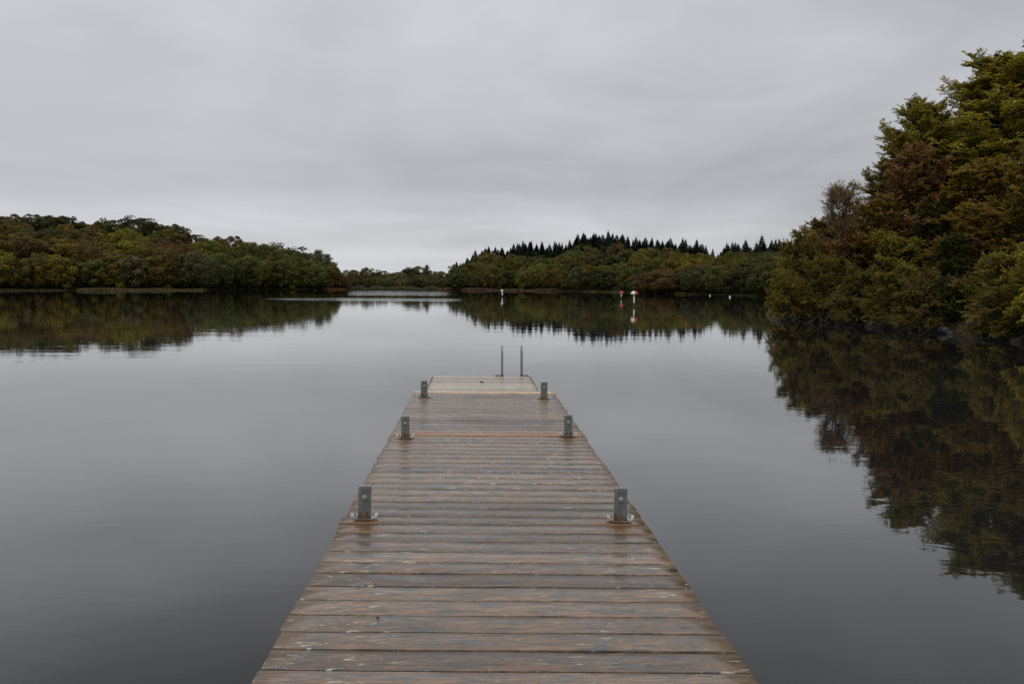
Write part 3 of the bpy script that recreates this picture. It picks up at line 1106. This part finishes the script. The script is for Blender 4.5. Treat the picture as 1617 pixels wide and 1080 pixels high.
shore_scrub(left, -80, 548, 16000, 2.3, (0.050, 0.048, 0.017), 'dark scrub between the trunks along the foot of the broadleaf hill', 61)
shore_scrub(right, 535, 1300, 18000, 1.9, (0.046, 0.048, 0.020), 'dark scrub along the waterside below the conifer-topped hill', 62)

# ------------------------------------------------------------------ near wooded bank on the right
shore_px = [(1214, 499), (1238, 502), (1270, 504), (1330, 510), (1400, 518), (1460, 523), (1500, 527), (1560, 533), (1617, 541)]
SH = [onz(x, y, 0.0) for x, y in shore_px]
poly = [(90, 4), (60, 60), (34, 62), (22, 57)]
poly += [(SH[0].x + 3, SH[0].y + 6), (SH[0].x + .3, SH[0].y + 1.5)] + [(p.x, p.y) for p in SH] + [(SH[-1].x + .4, SH[-1].y - 5), (SH[-1].x + 2.2, SH[-1].y - 11), (24, 4)]
poly = np.array(poly)


def sdist(X, Y):
    d = np.full(X.shape, 1e9)
    inside = np.zeros(X.shape, bool)
    n = len(poly)
    for i in range(n):
        a, b = poly[i], poly[(i + 1) % n]
        e = b - a
        t = np.clip(((X - a[0]) * e[0] + (Y - a[1]) * e[1]) / (e @ e), 0, 1)
        d = np.minimum(d, np.hypot(X - a[0] - t * e[0], Y - a[1] - t * e[1]))
        c = ((a[1] > Y) != (b[1] > Y)) & (X < (b[0] - a[0]) * (Y - a[1]) / (b[1] - a[1] + 1e-12) + a[0])
        inside ^= c
    return np.where(inside, d, -d)


def bank_z(X, Y):
    X, Y = np.asarray(X, float), np.asarray(Y, float)
    d = sdist(X, Y)
    nz = np.sin(X * 1.7 + 2 * np.sin(Y * .9)) * np.cos(Y * 1.3 + X * .4) * .12 + np.sin(X * 4.1 + Y * 3.3) * .04
    z = np.where(d > 0, 0.10 + 0.55 * np.clip(d / 1.2, 0, 1) ** .6 + np.clip(d, 0, 16) * .17 + nz * np.clip(d + .3, 0, 1), d * .8)
    return np.clip(z, -2.5, 9)


gx = np.concatenate([np.arange(11, 32, .35), np.arange(32, 92, 1.5)])
gy = np.concatenate([np.arange(4, 64, .45)])
GX, GY = np.meshgrid(gx, gy, indexing='ij')
GZ = bank_z(GX, GY)
V = np.stack([GX, GY, GZ], -1).reshape(-1, 3)
nx, ny = GX.shape
ii, jj = np.meshgrid(np.arange(nx - 1), np.arange(ny - 1), indexing='ij')
b0 = (ii * ny + jj).ravel()
Fc = np.stack([b0, b0 + ny, b0 + ny + 1, b0 + 1], 1)
o = mobj('bank', np_mesh('bank', V, [(Fc, 0)], [M_SOIL], smooth=True))
o['kind'] = 'structure'

# undergrowth covering the bank
rg = np.random.default_rng(77)
n = 60000
X = rg.uniform(12, 40, n); Y = rg.uniform(12, 60, n)
d = sdist(X, Y)
k = d > .35
X, Y, d = X[k], Y[k], d[k]
Z = bank_z(X, Y) + rg.uniform(0, 1, len(X)) ** 2 * np.clip(d * .6, .1, 1.1)
P = np.column_stack([X, Y, Z])
n = len(P)
D = unit(rg.normal(0, 1, (n, 3)) + [0, 0, .3])
Nn = unit(rg.normal(0, .6, (n, 3)) + [0, 0, 1])
L = rg.uniform(.10, .24, n)
V, Fc = leaf_arrays(P, D, Nn, L, L * .6)
cl_ = (np.sin(X * 1.3 + np.sin(Y)) * np.cos(Y * 1.1) + 1) / 2
me = np_mesh('undergrowth', V, [(Fc, 0)], [M_FOL], {'var': np.repeat(rg.random(n), 4), 'clump': np.repeat(cl_, 4)})
o = mobj('undergrowth', me)
o.color = (0.030, 0.034, 0.012, 1)
tag(o, 'dark green undergrowth covering the ground of the near wooded bank', 'undergrowth', None, 'stuff')

# near trees ----------------------------------------------------------------
NB = {
    'beech': (near_tree(101, 15, 5.2, cb=.16, n1=64, n2=11, n3=9, nl=14, leaf=.185, el0=2, el1=62, flat=.6, spray=.62), 15, 5.4),
    'beech2': (near_tree(102, 13, 4.4, cb=.12, n1=58, n2=11, n3=9, nl=14, leaf=.185, el0=5, el1=66, flat=.58, spray=.6), 13, 4.6),
    'oak': (near_tree(103, 9, 3.8, cb=.10, n1=48, n2=11, n3=9, nl=13, leaf=.16, el0=0, el1=60, flat=.3, shape='dome', spray=.46), 9, 3.9),
    'thin': (near_tree(104, 7, 2.6, cb=.16, n1=36, n2=9, n3=8, nl=4, leaf=.11, el0=25, el1=78, flat=.1, spray=.5, twig_r=.008), 7, 2.6),
    'shrub': (near_tree(105, 4.2, 2.5, cb=.04, zmin=.13, n1=46, n2=10, n3=9, nl=13, leaf=.105, el0=-12, el1=58, flat=.25, shape='dome', droop=.14, stems=4, spray=.36), 4.2, 2.9),
    'shrub2': (near_tree(106, 3.4, 2.7, cb=.03, zmin=.13, n1=46, n2=10, n3=9, nl=13, leaf=.10, el0=-18, el1=55, flat=.3, shape='dome', droop=.2, stems=5, spray=.34), 3.4, 3.0),
    'ivy': (near_tree(107, 9, 1.7, cb=.05, n1=60, n2=8, n3=7, nl=9, leaf=.13, el0=-5, el1=55, flat=.1, shape='cone', spray=.36), 9, 1.7),
}


def near(kind, name, u, ytop, Y, width_px, col, label, cat='tree', base=None, rz=0.0):
    ms, Hm, Rm = NB[kind]
    p = at(u, ytop, Y)
    g = float(bank_z(p.x, Y)) if base is None else base
    g = max(g, -.15) + (.20 if kind.startswith('shrub') else 0)
    if kind.startswith('shrub'):
        p = p + Vector((p.x, p.y - 0.0, 0)).normalized() * 1.05
        Y = p.y
    H = p.z - g
    wv = width_px / F * Y / (2 * Rm)
    plant('near_' + kind, ms, name, (p.x, Y, g - .1), rz, (wv, wv, H / Hm), tuple(a * b for a, b in zip(col, (2.4, 2.1, 1.6))), label, cat, 'trees of the near wooded bank' if cat == 'tree' else 'shrubs of the near wooded bank')


G = {'y': (0.085, 0.068, 0.014), 'o': (0.062, 0.056, 0.013), 'g': (0.048, 0.058, 0.013), 'd': (0.020, 0.034, 0.013), 'r': (0.085, 0.046, 0.024), 'or': (0.12, 0.055, 0.014)}
# back rank
near('beech', 'beech_tree', 1590, 98, 45, 320, (0.105, 0.098, 0.016), 'tallest tree of the near wooded bank, a green-gold beech with feathery sprays', rz=.4)
near('beech2', 'beech_tree', 1470, 166, 46, 190, (0.095, 0.090, 0.016), 'tall green beech stepping down left of the tallest tree', rz=2.0)
near('beech', 'beech_tree', 1690, 60, 42, 260, (0.09, 0.085, 0.016), 'tall beech half outside the picture behind the yellow leaf spray', rz=3.1)
near('beech2', 'beech_tree', 1540, 190, 52, 240, (0.075, 0.068, 0.016), 'shaded beech filling the gap behind the two tall beeches', rz=4.1)
near('oak', 'oak_tree', 1402, 262, 47, 150, (0.072, 0.060, 0.016), 'olive oak at the shoulder where the tall trees step down', rz=1.0)
near('oak', 'oak_tree', 1330, 345, 50, 150, (0.05, 0.052, 0.015), 'olive oak behind the thin purple-brown tree', rz=2.2)
near('oak', 'oak_tree', 1375, 352, 47, 150, (0.05, 0.05, 0.015), 'dull olive oak in the hollow behind the yellow-green shrub', rz=3.9)
near('shrub', 'shrub', 1352, 402, 40.5, 100, (0.05, 0.05, 0.014), 'deep olive shrub tucked behind the low shrub over the first rocks', 'shrub', rz=2.6)
# middle rank
near('oak', 'oak_tree', 1290, 352, 45, 110, (0.076, 0.064, 0.016), 'gold-olive tree rising behind the willow shrub at the point', rz=1.2)
near('oak', 'oak_tree', 1400, 315, 40.5, 120, (0.082, 0.058, 0.018), 'rust-olive tree between the thin tree and the plum-brown tree', rz=4.6)
near('oak', 'oak_tree', 1535, 330, 36, 130, (0.078, 0.056, 0.014), 'brown-olive tree above the shaded gap in the bank', rz=.7)
near('thin', 'thin_tree', 1334, 303, 43, 118, (0.088, 0.062, 0.030), 'thin half-bare purple-brown tree with sky showing between its twigs', rz=.3)
near('oak', 'oak_tree', 1448, 240, 41, 170, (0.080, 0.052, 0.024), 'plum-brown tree standing in front of the tall beeches', rz=3.6)
near('oak', 'ivy_clad_tree', 1470, 322, 39.5, 80, (0.024, 0.031, 0.008), 'dark green ivy-clad tree crown below and right of the plum-brown tree', rz=.9)
near('oak', 'oak_tree', 1560, 262, 39, 190, (0.090, 0.070, 0.016), 'broad brown-gold tree below the tallest beech', rz=5.2)
near('oak', 'oak_tree', 1640, 235, 36, 170, (0.085, 0.068, 0.016), 'olive-brown tree cut by the edge of the picture', rz=.2)
near('shrub', 'shrub', 1318, 372, 42, 84, G['or'], 'orange-leaved shrub below the thin purple-brown tree', 'shrub', rz=1.5)
near('shrub', 'holly_bush', 1343, 366, 41.5, 62, (0.022, 0.030, 0.009), 'small dark green holly beside the orange-leaved shrub', 'bush', rz=2.4)
near('shrub', 'shrub', 1428, 362, 37.5, 120, (0.085, 0.082, 0.014), 'yellow-green shrub below the plum-brown tree', 'shrub', rz=4.4)
near('oak', 'ivy_clad_tree', 1512, 372, 34.5, 90, (0.026, 0.030, 0.008), 'dark ivy-covered tree over the shaded gap in the bank', rz=5.0)
# farther along the bank, towards the viewer
near('oak', 'oak_tree', 1790, 150, 33, 260, (0.070, 0.062, 0.015), 'olive oak along the bank beyond the bright yellow-leaved shrub', rz=2.7)
near('beech2', 'beech_tree', 1930, 20, 33, 280, (0.085, 0.080, 0.016), 'tall beech along the bank beyond the edge of the picture', rz=.5)
near('oak', 'oak_tree', 2080, 120, 27, 300, (0.066, 0.060, 0.015), 'broad oak at the near end of the wooded bank', rz=4.9)
near('shrub', 'shrub', 1800, 380, 23, 240, (0.066, 0.060, 0.014), 'olive shrub at the water beyond the bright yellow-leaved shrub', 'shrub', rz=3.4)
near('shrub2', 'shrub', 1990, 390, 20.5, 280, (0.060, 0.056, 0.014), 'low olive shrub at the near end of the wooded bank', 'shrub', rz=.8)
# waterside rank
near('shrub', 'shrub', 1262, 366, 42.5, 106, (0.078, 0.068, 0.014), 'tall olive-gold willow shrub overhanging the water at the point', 'shrub', rz=.6)
near('shrub2', 'shrub', 1243, 430, 41, 78, (0.082, 0.072, 0.015), 'yellowish shrub drooping to the water at the very tip of the point', 'shrub', rz=2.9)
near('shrub', 'shrub', 1300, 395, 39.5, 90, G['o'], 'olive shrub between the point and the orange-leaved shrub', 'shrub', rz=3.3)
near('shrub2', 'shrub', 1352, 425, 37, 110, (0.052, 0.050, 0.014), 'brownish-green low shrub leaning over the first rocks', 'shrub', rz=5.1)
near('shrub', 'shrub', 1405, 420, 34.5, 110, (0.064, 0.060, 0.014), 'olive shrub at the water below the yellow-green shrub', 'shrub', rz=1.1)
near('shrub2', 'shrub', 1455, 432, 32, 120, (0.055, 0.048, 0.014), 'brown-green shrub at the middle of the rocky shore', 'shrub', rz=.1)
near('shrub', 'shrub', 1580, 385, 29.5, 150, (0.070, 0.064, 0.014), 'large olive-yellow shrub nearest to the jetty along the bank', 'shrub', rz=2.2)
near('shrub2', 'shrub', 1575, 455, 27.5, 130, (0.066, 0.062, 0.015), 'low olive shrub hanging over the nearest rocks', 'shrub', rz=4.0)
near('shrub', 'shrub', 1660, 330, 26, 170, (0.105, 0.098, 0.014), 'bright yellow-leaved shrub cut by the edge of the picture', 'shrub', rz=1.9)
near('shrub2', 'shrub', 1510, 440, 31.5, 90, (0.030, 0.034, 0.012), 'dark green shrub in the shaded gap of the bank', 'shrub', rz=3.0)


# rocks along the near shore
def rock_mesh(seed):
    import bmesh
    rg = random.Random(seed)
    bm = bmesh.new()
    bmesh.ops.create_icosphere(bm, subdivisions=3, radius=1.0)
    pl = [(Vector((rg.gauss(0, 1), rg.gauss(0, 1), rg.gauss(0, 1))).normalized(), rg.uniform(.55, .85)) for _ in range(11)]
    for v in bm.verts:
        for nrm, dd in pl:
            e = v.co.dot(nrm) - dd
            if e > 0: v.co -= nrm * e * .92
        v.co += v.co.normalized() * .04 * fbm(v.co.x * 3, v.co.y * 3 + v.co.z * 2, seed)
    me = bpy.data.meshes.new('rock')
    bm.to_mesh(me)
    bm.free()
    me.materials.append(M_ROCK)
    return me


RK = [rock_mesh(s) for s in (1, 2, 3, 4)]
rg = np.random.default_rng(9)
rk0 = [mobj('rock', m) for m in RK]
cum = np.cumsum([0] + [(SH[i + 1] - SH[i]).length for i in range(len(SH) - 1)])
NR = 46
for i in range(NR):
    s = cum[-1] * (i + rg.uniform(.1, .9)) / NR
    j = min(int(np.searchsorted(cum, s, side='right')) - 1, len(SH) - 2)
    p = SH[j].lerp(SH[j + 1], (s - cum[j]) / (cum[j + 1] - cum[j]))
    k = rg.integers(4)
    o = rk0[i] if i < 4 else rk0[k].copy()
    if i >= 4: COL.objects.link(o)
    sc = rg.uniform(.10, .30)
    o.location = (p.x + rg.uniform(-.15, .55), p.y + rg.uniform(-.1, .1), rg.uniform(-.02, .16))
    o.scale = (sc * rg.uniform(.9, 1.6), sc * rg.uniform(.9, 1.5), sc * rg.uniform(.45, .8))
    o.rotation_euler = (rg.normal(0, .2), rg.normal(0, .2), rg.uniform(0, 6.28))
    tag(o, 'dark wet rock on the waterline of the near wooded bank, %s from the point' % nth(i + 1), 'rock', 'rocks along the near shore')

# ------------------------------------------------------------------ jetty
L0, L1 = onz(397, 1080, DECKZ), onz(655.6, 617, DECKZ)
Q0, Q1 = onz(1197, 1080, DECKZ), onz(872.5, 617, DECKZ)
ax = ((L1 - L0).normalized() + (Q1 - Q0).normalized()).normalized()
rt = Vector((ax.y, -ax.x, 0))
def lat(p): return p.dot(rt)
vl, vr = (lat(L0) + lat(L1)) / 2, (lat(Q0) + lat(Q1)) / 2
HALF, MID = (vr - vl) / 2, (vl + vr) / 2
JO = rt * MID
JR = math.atan2(ax.y, ax.x) - math.pi / 2


def loc(px, py, z=DECKZ):
    p = onz(px, py, z) - JO
    return p.dot(rt), p.dot(ax)


a0, a1 = loc(492, 901), loc(1060, 905)
SKEW = (a1[1] - a0[1]) / (a1[0] - a0[0])
PITCHP = (loc(492, 901)[1] - loc(430, 1046.5)[1]) / 6.0
END_MAIN = loc(764, 618)[1]
print('deck half', HALF, 'skew', SKEW, 'plank', PITCHP, 'end', END_MAIN, 'mid', MID)

jetty = empty('jetty', (JO.x, JO.y, 0), JR)
tag(jetty, 'long timber jetty of wet weathered boards running out over the calm lake', 'jetty')

POSTS = [(574, 822), (981, 825.5), (639.5, 693), (898, 690.5), (669.5, 628), (859.5, 630.5)]
PL = [loc(x, y) for x, y in POSTS]


def planks(rows, half, zt, thick, gap, seed, wav=.0022):
    rg = np.random.default_rng(seed)
    V, Q, C8, pv = [], [], [], []
    for (y0, y1, hv) in rows:
        p = rg.random() if hv is None else hv
        xl = -half + rg.normal(0, .005)
        xr = half + rg.normal(0, .005)
        M = 15
        b = .0035
        dz, tl = rg.normal(0, .0009), rg.normal(0, .004)
        e0 = np.cumsum(rg.normal(0, wav * .4, M)); e1 = np.cumsum(rg.normal(0, wav * .4, M))
        e0 -= e0.mean(); e1 -= e1.mean()
        base = len(V)
        for i in range(M):
            x = xl + (xr - xl) * i / (M - 1)
            a, c = y0 + gap / 2 + e0[i] + x * SKEW, y1 - gap / 2 + e1[i] + x * SKEW
            zz = zt + dz + math.sin(i * .9 + p * 9) * .0008
            t0, t1 = -tl * (c - a) / 2, tl * (c - a) / 2
            for (yy, z) in ((a + b, zz + t0), (c - b, zz + t1), (c - b * .3, zz + t1 - b * .35), (c, zz + t1 - b), (c, zz - thick), (a, zz - thick), (a, zz + t0 - b), (a + b * .3, zz + t0 - b * .35)):
                V.append((x, yy, z)); pv.append(p)
        for i in range(M - 1):
            for j in range(8):
                k = (j + 1) % 8
                Q.append((base + i * 8 + j, base + (i + 1) * 8 + j, base + (i + 1) * 8 + k, base + i * 8 + k))
        C8.append(tuple(base + j for j in range(8)))
        C8.append(tuple(base + (M - 1) * 8 + j for j in reversed(range(8))))
    return np.array(V), np.array(Q), np.array(C8), np.array(pv)


def plank_obj(name, rows, half, zt, mat, seed, thick=.032, gap=.009, parent=None):
    V, Q, C8, pv = planks(rows, half, zt, thick, gap, seed)
    return mobj(name, np_mesh(name, V, [(Q, 0), (C8, 0)], [mat], {'pv': pv}), parent)


WOOD = ((0.132, 0.097, 0.072), (0.190, 0.118, 0.074), (0.094, 0.090, 0.079), (0.030, 0.022, 0.018))
M_DECK = mat_deck('wet_deck_boards', WOOD, [(p[0], p[1], .26) for p in PL[:4]], HALF)
M_END = mat_deck('pale_end_boards', ((0.335, 0.285, 0.222), (0.37, 0.295, 0.21), (0.27, 0.245, 0.20), (0.11, 0.085, 0.06)), (), HALF, False)
M_NEW1 = mat_deck('new_orange_board', ((0.27, 0.118, 0.040), (0.31, 0.14, 0.048), (0.21, 0.10, 0.045), (0.11, 0.05, 0.02)), (), HALF, False, 0.1)
M_NEW2 = mat_deck('new_pale_board', ((0.50, 0.34, 0.19), (0.54, 0.36, 0.20), (0.42, 0.30, 0.19), (0.25, 0.14, 0.07)), (), HALF, False, 0.15)

START = -4.0
y_or = loc(768, 687)[1]           # orange replacement board
rows, new1 = [], []
y = END_MAIN - PITCHP
rgp = np.random.default_rng(3)
rows_all = []
while y > START:
    wdt = PITCHP * rgp.uniform(.94, 1.06)
    rows_all.append((y - wdt, y, None))
    y -= wdt
ori = min(range(len(rows_all)), key=lambda i: abs((rows_all[i][0] + rows_all[i][1]) / 2 - y_or))
plank_obj('deck', [r for i, r in enumerate(rows_all) if i != ori], HALF, DECKZ, M_DECK, 10, thick=.045, gap=.0165, parent=jetty)
o = plank_obj('replacement_plank', [(rows_all[ori][0], rows_all[ori][1], .5)], HALF, DECKZ + .002, M_NEW1, 11, parent=jetty)
o['label'] = 'fresh orange-brown replacement plank between the middle pair of posts'
o = plank_obj('replacement_plank', [(END_MAIN - PITCHP, END_MAIN + .02, .6)], HALF + .008, DECKZ + .004, M_NEW2, 12, parent=jetty)
o['label'] = 'pale new plank closing the end of the main deck'

# frame and floats under the main deck, added to block light behind board gaps
for sx in (-1, 1):
    m = MB()
    m.box(sx * (HALF - .09) - .03, sx * (HALF - .09) + .03, START + .05, END_MAIN - .12, DECKZ - .20, DECKZ - .047)
    m.build('edge_beam', M_BEAM, jetty)
for xx in (-.3, .3):
    m = MB()
    m.box(xx - .03, xx + .03, START + .05, END_MAIN - .12, DECKZ - .19, DECKZ - .048)
    m.build('joist', M_BEAM, jetty)
yy = START + .4
while yy < END_MAIN - 2.0:
    m = MB()
    m.box(-HALF + .13, HALF - .13, yy, yy + 2.1, -.28, DECKZ - .21, .05)
    m.build('float', M_FLOAT, jetty)
    yy += 2.35

# lower, narrower end platform
EZ = DECKZ - .11
el, er = loc(681, 592.3, EZ), loc(840, 594.2, EZ)
EH = (er[0] - el[0]) / 2
EM = (er[0] + el[0]) / 2
EEND = (el[1] + er[1]) / 2
rows2 = []
y = EEND - .012
while y > END_MAIN - .1:
    rows2.append((y - .19, y, None))
    y -= .19
pe = plank_obj('end_platform', rows2, EH - .035, EZ, M_END, 14, parent=jetty)
pe.location.x = EM
for sx in (-1, 1):
    m = MB()
    xc = EM + sx * (EH - .014)
    m.box(xc - .018, xc + .018, END_MAIN - .08, EEND - .02 + (xc - EM) * SKEW, EZ - .15, EZ + .012, .004)
    m.build('edge_board', M_END, jetty)
m = MB()
m.box(EM - EH + .12, EM + EH - .12, END_MAIN + .05, EEND - .15, -.28, EZ - .04, .05)
m.build('float', M_FLOAT, jetty)


# ------------------------------------------------------------------ steel posts
def make_post(h, pin=False):
    r = empty('mooring_post', (0, 0, 0))
    w_, d_, t_ = .040, .019, .005
    m = MB()        # hollow square tube, rounded corners, open slot at the back
    def ring(z, a, b, q):
        pts = []
        for cx, cy, s in ((a - q, b - q, 0), (-a + q, b - q, 90), (-a + q, -b + q, 180), (a - q, -b + q, 270)):
            for k in range(4):
                an = math.radians(s + 30 * k)
                pts.append((cx + q * math.cos(an), cy + q * math.sin(an), z))
        return pts
    m.rings([ring(.004, w_, d_, .010), ring(h * .5, w_, d_, .010), ring(h, w_, d_, .010), ring(h, w_ - t_, d_ - t_, .006), ring(.03, w_ - t_, d_ - t_, .006)], cap=False)
    m.build('tube', M_STEEL, r, True)
    m = MB()        # lighter rim plate closing the back of the top
    m.box(-w_ + .002, w_ - .002, -d_ + .016, d_ + .002, h - .012, h + .004, .002)
    m.build('cap', M_BOLT, r)
    m = MB()        # foot plate with upturned lugs
    m.box(-.058, .058, -.050, .050, .0, .007, .002)
    m.build('foot_plate', M_STEEL, r)
    for sx in (-1, 1):
        m = MB()
        m.rings([[(sx * .043, -.034, .0075), (sx * .043, .034, .0075), (sx * .043, .034, .015), (sx * .043, -.034, .015)],
                 [(sx * .062, -.038, .011), (sx * .062, .038, .011), (sx * .062, .038, .022), (sx * .062, -.038, .022)],
                 [(sx * .076, -.032, .014), (sx * .076, .032, .014), (sx * .074, .032, .028), (sx * .074, -.032, .028)],
                 [(sx * .086, -.020, .021), (sx * .086, .020, .021), (sx * .084, .020, .031), (sx * .084, -.020, .031)]])
        lg = m.build('lug', M_STEELHI, r)
        m = MB()
        m.lathe([(.011, 0), (.011, .006), (.006, .007), (.006, .020), (.003, .021)], (sx * .058, -.012, .019), 8)
        m.build('nut', M_BOLT, lg, True)
    m = MB()        # through-bolt
    hz = h * .68
    prof = [(.019, 0), (.019, .004), (.0145, .005), (.0145, .016), (.011, .020), (.002, .021)]
    rr = []
    for q, z in prof:
        rr.append([(q * math.cos(a), -d_ - z + .0005, hz + q * math.sin(a)) for a in [2 * math.pi * k / 12 for k in range(12)]])
    m.rings(rr)
    m.build('bolt', M_BOLT, r, True)
    return r


def copy_tree(o, parent=None):
    c = o.copy()
    COL.objects.link(c)
    if parent is not None: c.parent = parent
    for ch in list(o.children):
        copy_tree(ch, c)
    return c


post0 = make_post(.205)
PLAB = ['grey steel post on the left deck edge nearest the viewer, bolt facing out', 'grey steel post on the right deck edge nearest the viewer, with bright lugs',
        'grey steel post at the left end of the orange plank', 'grey steel post at the right end of the orange plank, with a side pin',
        'farthest left steel post, beside the pale plank and end platform', 'farthest right steel post, beside the pale plank near the ladder']
TILT = [(.0, .03), (.0, .01), (.0, .0), (.0, -.01), (0, .0), (0, .0)]
for i, (x, y) in enumerate(PL):
    p = post0 if i == 0 else copy_tree(post0)
    wp = JO + rt * x + ax * (y + .04)
    p.location = (wp.x, wp.y, DECKZ + .004)
    p.rotation_euler = (TILT[i][0], TILT[i][1], JR + [.10, -.10, .05, -.06, .04, -.05][i])
    if i >= 4:
        p.scale = (1.08, 1.0, 1.02)
    tag(p, PLAB[i], 'post', 'steel posts along the jetty')
    if i == 3:
        m = MB()
        m.tube([(.030, -.010, .105), (.092, -.012, .103)], .008, 8)
        m.build('pin', M_STEEL, p, True)

# ------------------------------------------------------------------ swimming ladder at the end
lx0, lx1 = loc(793.2, 594, EZ), loc(824.3, 594, EZ)
lad = empty('swim_ladder', JO + rt * ((lx0[0] + lx1[0]) / 2) + ax * (EEND - .05) + Vector((0, 0, EZ)), JR)
tag(lad, 'thin stainless swimming ladder with two hooped handrails at the jetty end', 'ladder')
hw = (lx1[0] - lx0[0]) / 2
LH = at(793.5, 547, (JO + ax * EEND).y).z - EZ
for sx in (-1, 1):
    m = MB()
    pts = [(sx * hw, 0, .0), (sx * hw, 0, LH - .12)]
    for k in range(1, 8):
        a = math.pi * k / 8
        pts.append((sx * hw, .12 - .12 * math.cos(a), LH - .12 + .12 * math.sin(a)))
    pts += [(sx * hw, .24, LH - .12), (sx * hw, .24, -1.1)]
    m.tube(pts, .0145, 10)
    rail = m.build('rail', M_STAINLESS, lad, True)
    m = MB()
    m.box(min(sx * hw, sx * (hw + .10)) - .02, max(sx * hw, sx * (hw + .10)) + .02, -.035, .035, .002, .012, .002)
    m.lathe([(.012, .012), (.012, .022), (.004, .024)], (sx * (hw + .08), 0, 0), 8)
    m.lathe([(.026, .012), (.026, .030), (.017, .034)], (sx * hw, 0, 0), 12)
    m.build('foot_plate', M_STEEL, rail)
for z in (-.16, -.40, -.64, -.88):
    m = MB()
    m.box(-hw, hw, .215, .265, z - .012, z + .012, .003)
    m.build('rung', M_STAINLESS, lad)

# fallen leaves lying on the boards
def leaf_obj(px, py, z, size, lab, seed):
    x, y = loc(px, py, z)
    p = JO + rt * x + ax * y
    rg = random.Random(seed)
    V, Fc = [], []
    n = 10
    for i in range(n + 1):
        f = i / n
        wd = math.sin(math.pi * min(1, f * .95 + .04)) ** .8 * .33 * (1 + .25 * math.sin(i * 2.4))
        for k in (-1, -.5, 0, .5, 1):
            V.append(((f - .5) * size, k * wd * size, .004 + size * (.30 * abs(k) ** 1.5 * (.6 + .4 * math.sin(f * 5)) + .16 * (f - .5) ** 2)))
    for i in range(n):
        for k in range(4):
            Fc.append((i * 5 + k, i * 5 + k + 1, (i + 1) * 5 + k + 1, (i + 1) * 5 + k))
    V += [(a, b, c - .0015) for a, b, c in V]
    m = len(V) // 2
    Fc += [tuple(m + q for q in reversed(f)) for f in Fc]
    me = bpy.data.meshes.new('fallen_leaf')
    me.from_pydata(V, [], Fc)
    me.materials.append(M_LEAFDK)
    o = mobj('fallen_leaf', me)
    o.location = (p.x, p.y, z)
    o.rotation_euler = (0, 0, rg.uniform(0, 6))
    tag(o, lab, 'leaf')


leaf_obj(761, 604, EZ + .004, .075, 'small dark curled leaf lying on the pale end platform', 1)
leaf_obj(596.5, 977.5, DECKZ + .003, .022, 'tiny dark scrap of leaf on the boards toward the near left edge', 2)


# ------------------------------------------------------------------ markers and buoys on the lake
def ypix(u, yp, z=0.0):
    return onz(u, yp, z)


p = ypix(1001, 483.5)
mk = empty('channel_marker', (p.x, p.y, 0))
tag(mk, 'channel marker with half white half red domed head on a white pole', 'marker')
dd = p.y / F
m = MB(); m.tube([(.02, 0, -1.0), (.01, 0, 5.2 * dd)], .065, 12); m.build('lower_pole', M_BLACKP, mk, True)
m = MB(); m.tube([(.01, 0, 5.2 * dd), (0, 0, 20.5 * dd)], .062, 12); m.build('pole', M_WHITE, mk, True)
HD = [(.02, .0), (.27, .02), (.29, .05), (.28, .10), (.245, .17), (.18, .245), (.07, .285), (.01, .29)]
m = MB(); m.lathe(HD, (0.015, 0, 18.2 * dd), 14, math.pi / 2, math.pi * 1.5); m.build('white_head', M_WHITE, mk, True)
m = MB(); m.lathe(HD, (0.015, 0, 18.2 * dd), 14, -math.pi / 2, math.pi / 2); m.build('red_head', M_RED, mk, True)

p = ypix(981, 472)
mk = empty('channel_marker', (p.x, p.y, 0))
tag(mk, 'smaller channel marker with an all red head behind the red and white one', 'marker')
dd = p.y / F
m = MB(); m.tube([(0, 0, -1.0), (0, 0, 3.5 * dd)], .06, 12); m.build('lower_pole', M_BLACKP, mk, True)
m = MB(); m.tube([(0, 0, 3.5 * dd), (0, 0, 8.6 * dd)], .07, 12); m.build('pole', M_WHITE, mk, True)
m = MB(); m.lathe([(r * .95, z) for r, z in HD], (0, 0, 8.2 * dd), 14, math.pi * .62, math.pi * 1.45); m.build('dark_red_head', M_DKRED, mk, True)
m = MB(); m.lathe([(r * .95, z) for r, z in HD], (0, 0, 8.2 * dd), 14, -math.pi * .55, math.pi * .62); m.build('red_head', M_RED, mk, True)

p = ypix(793, 469)
mk = empty('channel_marker', (p.x, p.y, 0))
tag(mk, 'slim white marker with a round head, alone in front of the brown reeds', 'marker')
dd = p.y / F
m = MB(); m.tube([(0, 0, -1.0), (.02, 0, 2.4 * dd)], .06, 12); m.build('lower_pole', M_BLACKP, mk, True)
m = MB(); m.tube([(.02, 0, 2.4 * dd), (0, 0, 8.0 * dd)], .075, 12); m.build('pole', M_WHITE, mk, True)
m = MB(); m.lathe([(.02, -.17), (.11, -.13), (.165, -.05), (.17, .03), (.13, .11), (.06, .16), (.01, .175)], (-.03, 0, 9.4 * dd), 14); m.build('head', M_WHITE, mk, True)

for u, yp, r, lab in ((1121, 467.2, .11, 'small white mooring buoy floating nearer the markers, off the wooded shore'),
                      (1152.5, 469.6, .135, 'white mooring buoy floating closest to the near wooded point')):
    p = ypix(u, yp)
    by = empty('mooring_buoy', (p.x, p.y, 0))
    tag(by, lab, 'buoy', 'white mooring buoys')
    m = MB()
    m.lathe([(r * math.sin(a), .5 * r - r * math.cos(a)) for a in [math.pi * (k + .15) / 10.3 for k in range(11)]], (0, 0, 0), 16)
    m.build('float_ball', M_OFFWHITE, by, True)
    m = MB()
    m.tube([(.035 * math.cos(a), 0, 1.5 * r + .03 + .035 * math.sin(a)) for a in [2 * math.pi * k / 12 for k in range(13)]], .010, 6)
    m.build('ring', M_STEEL, by, True)
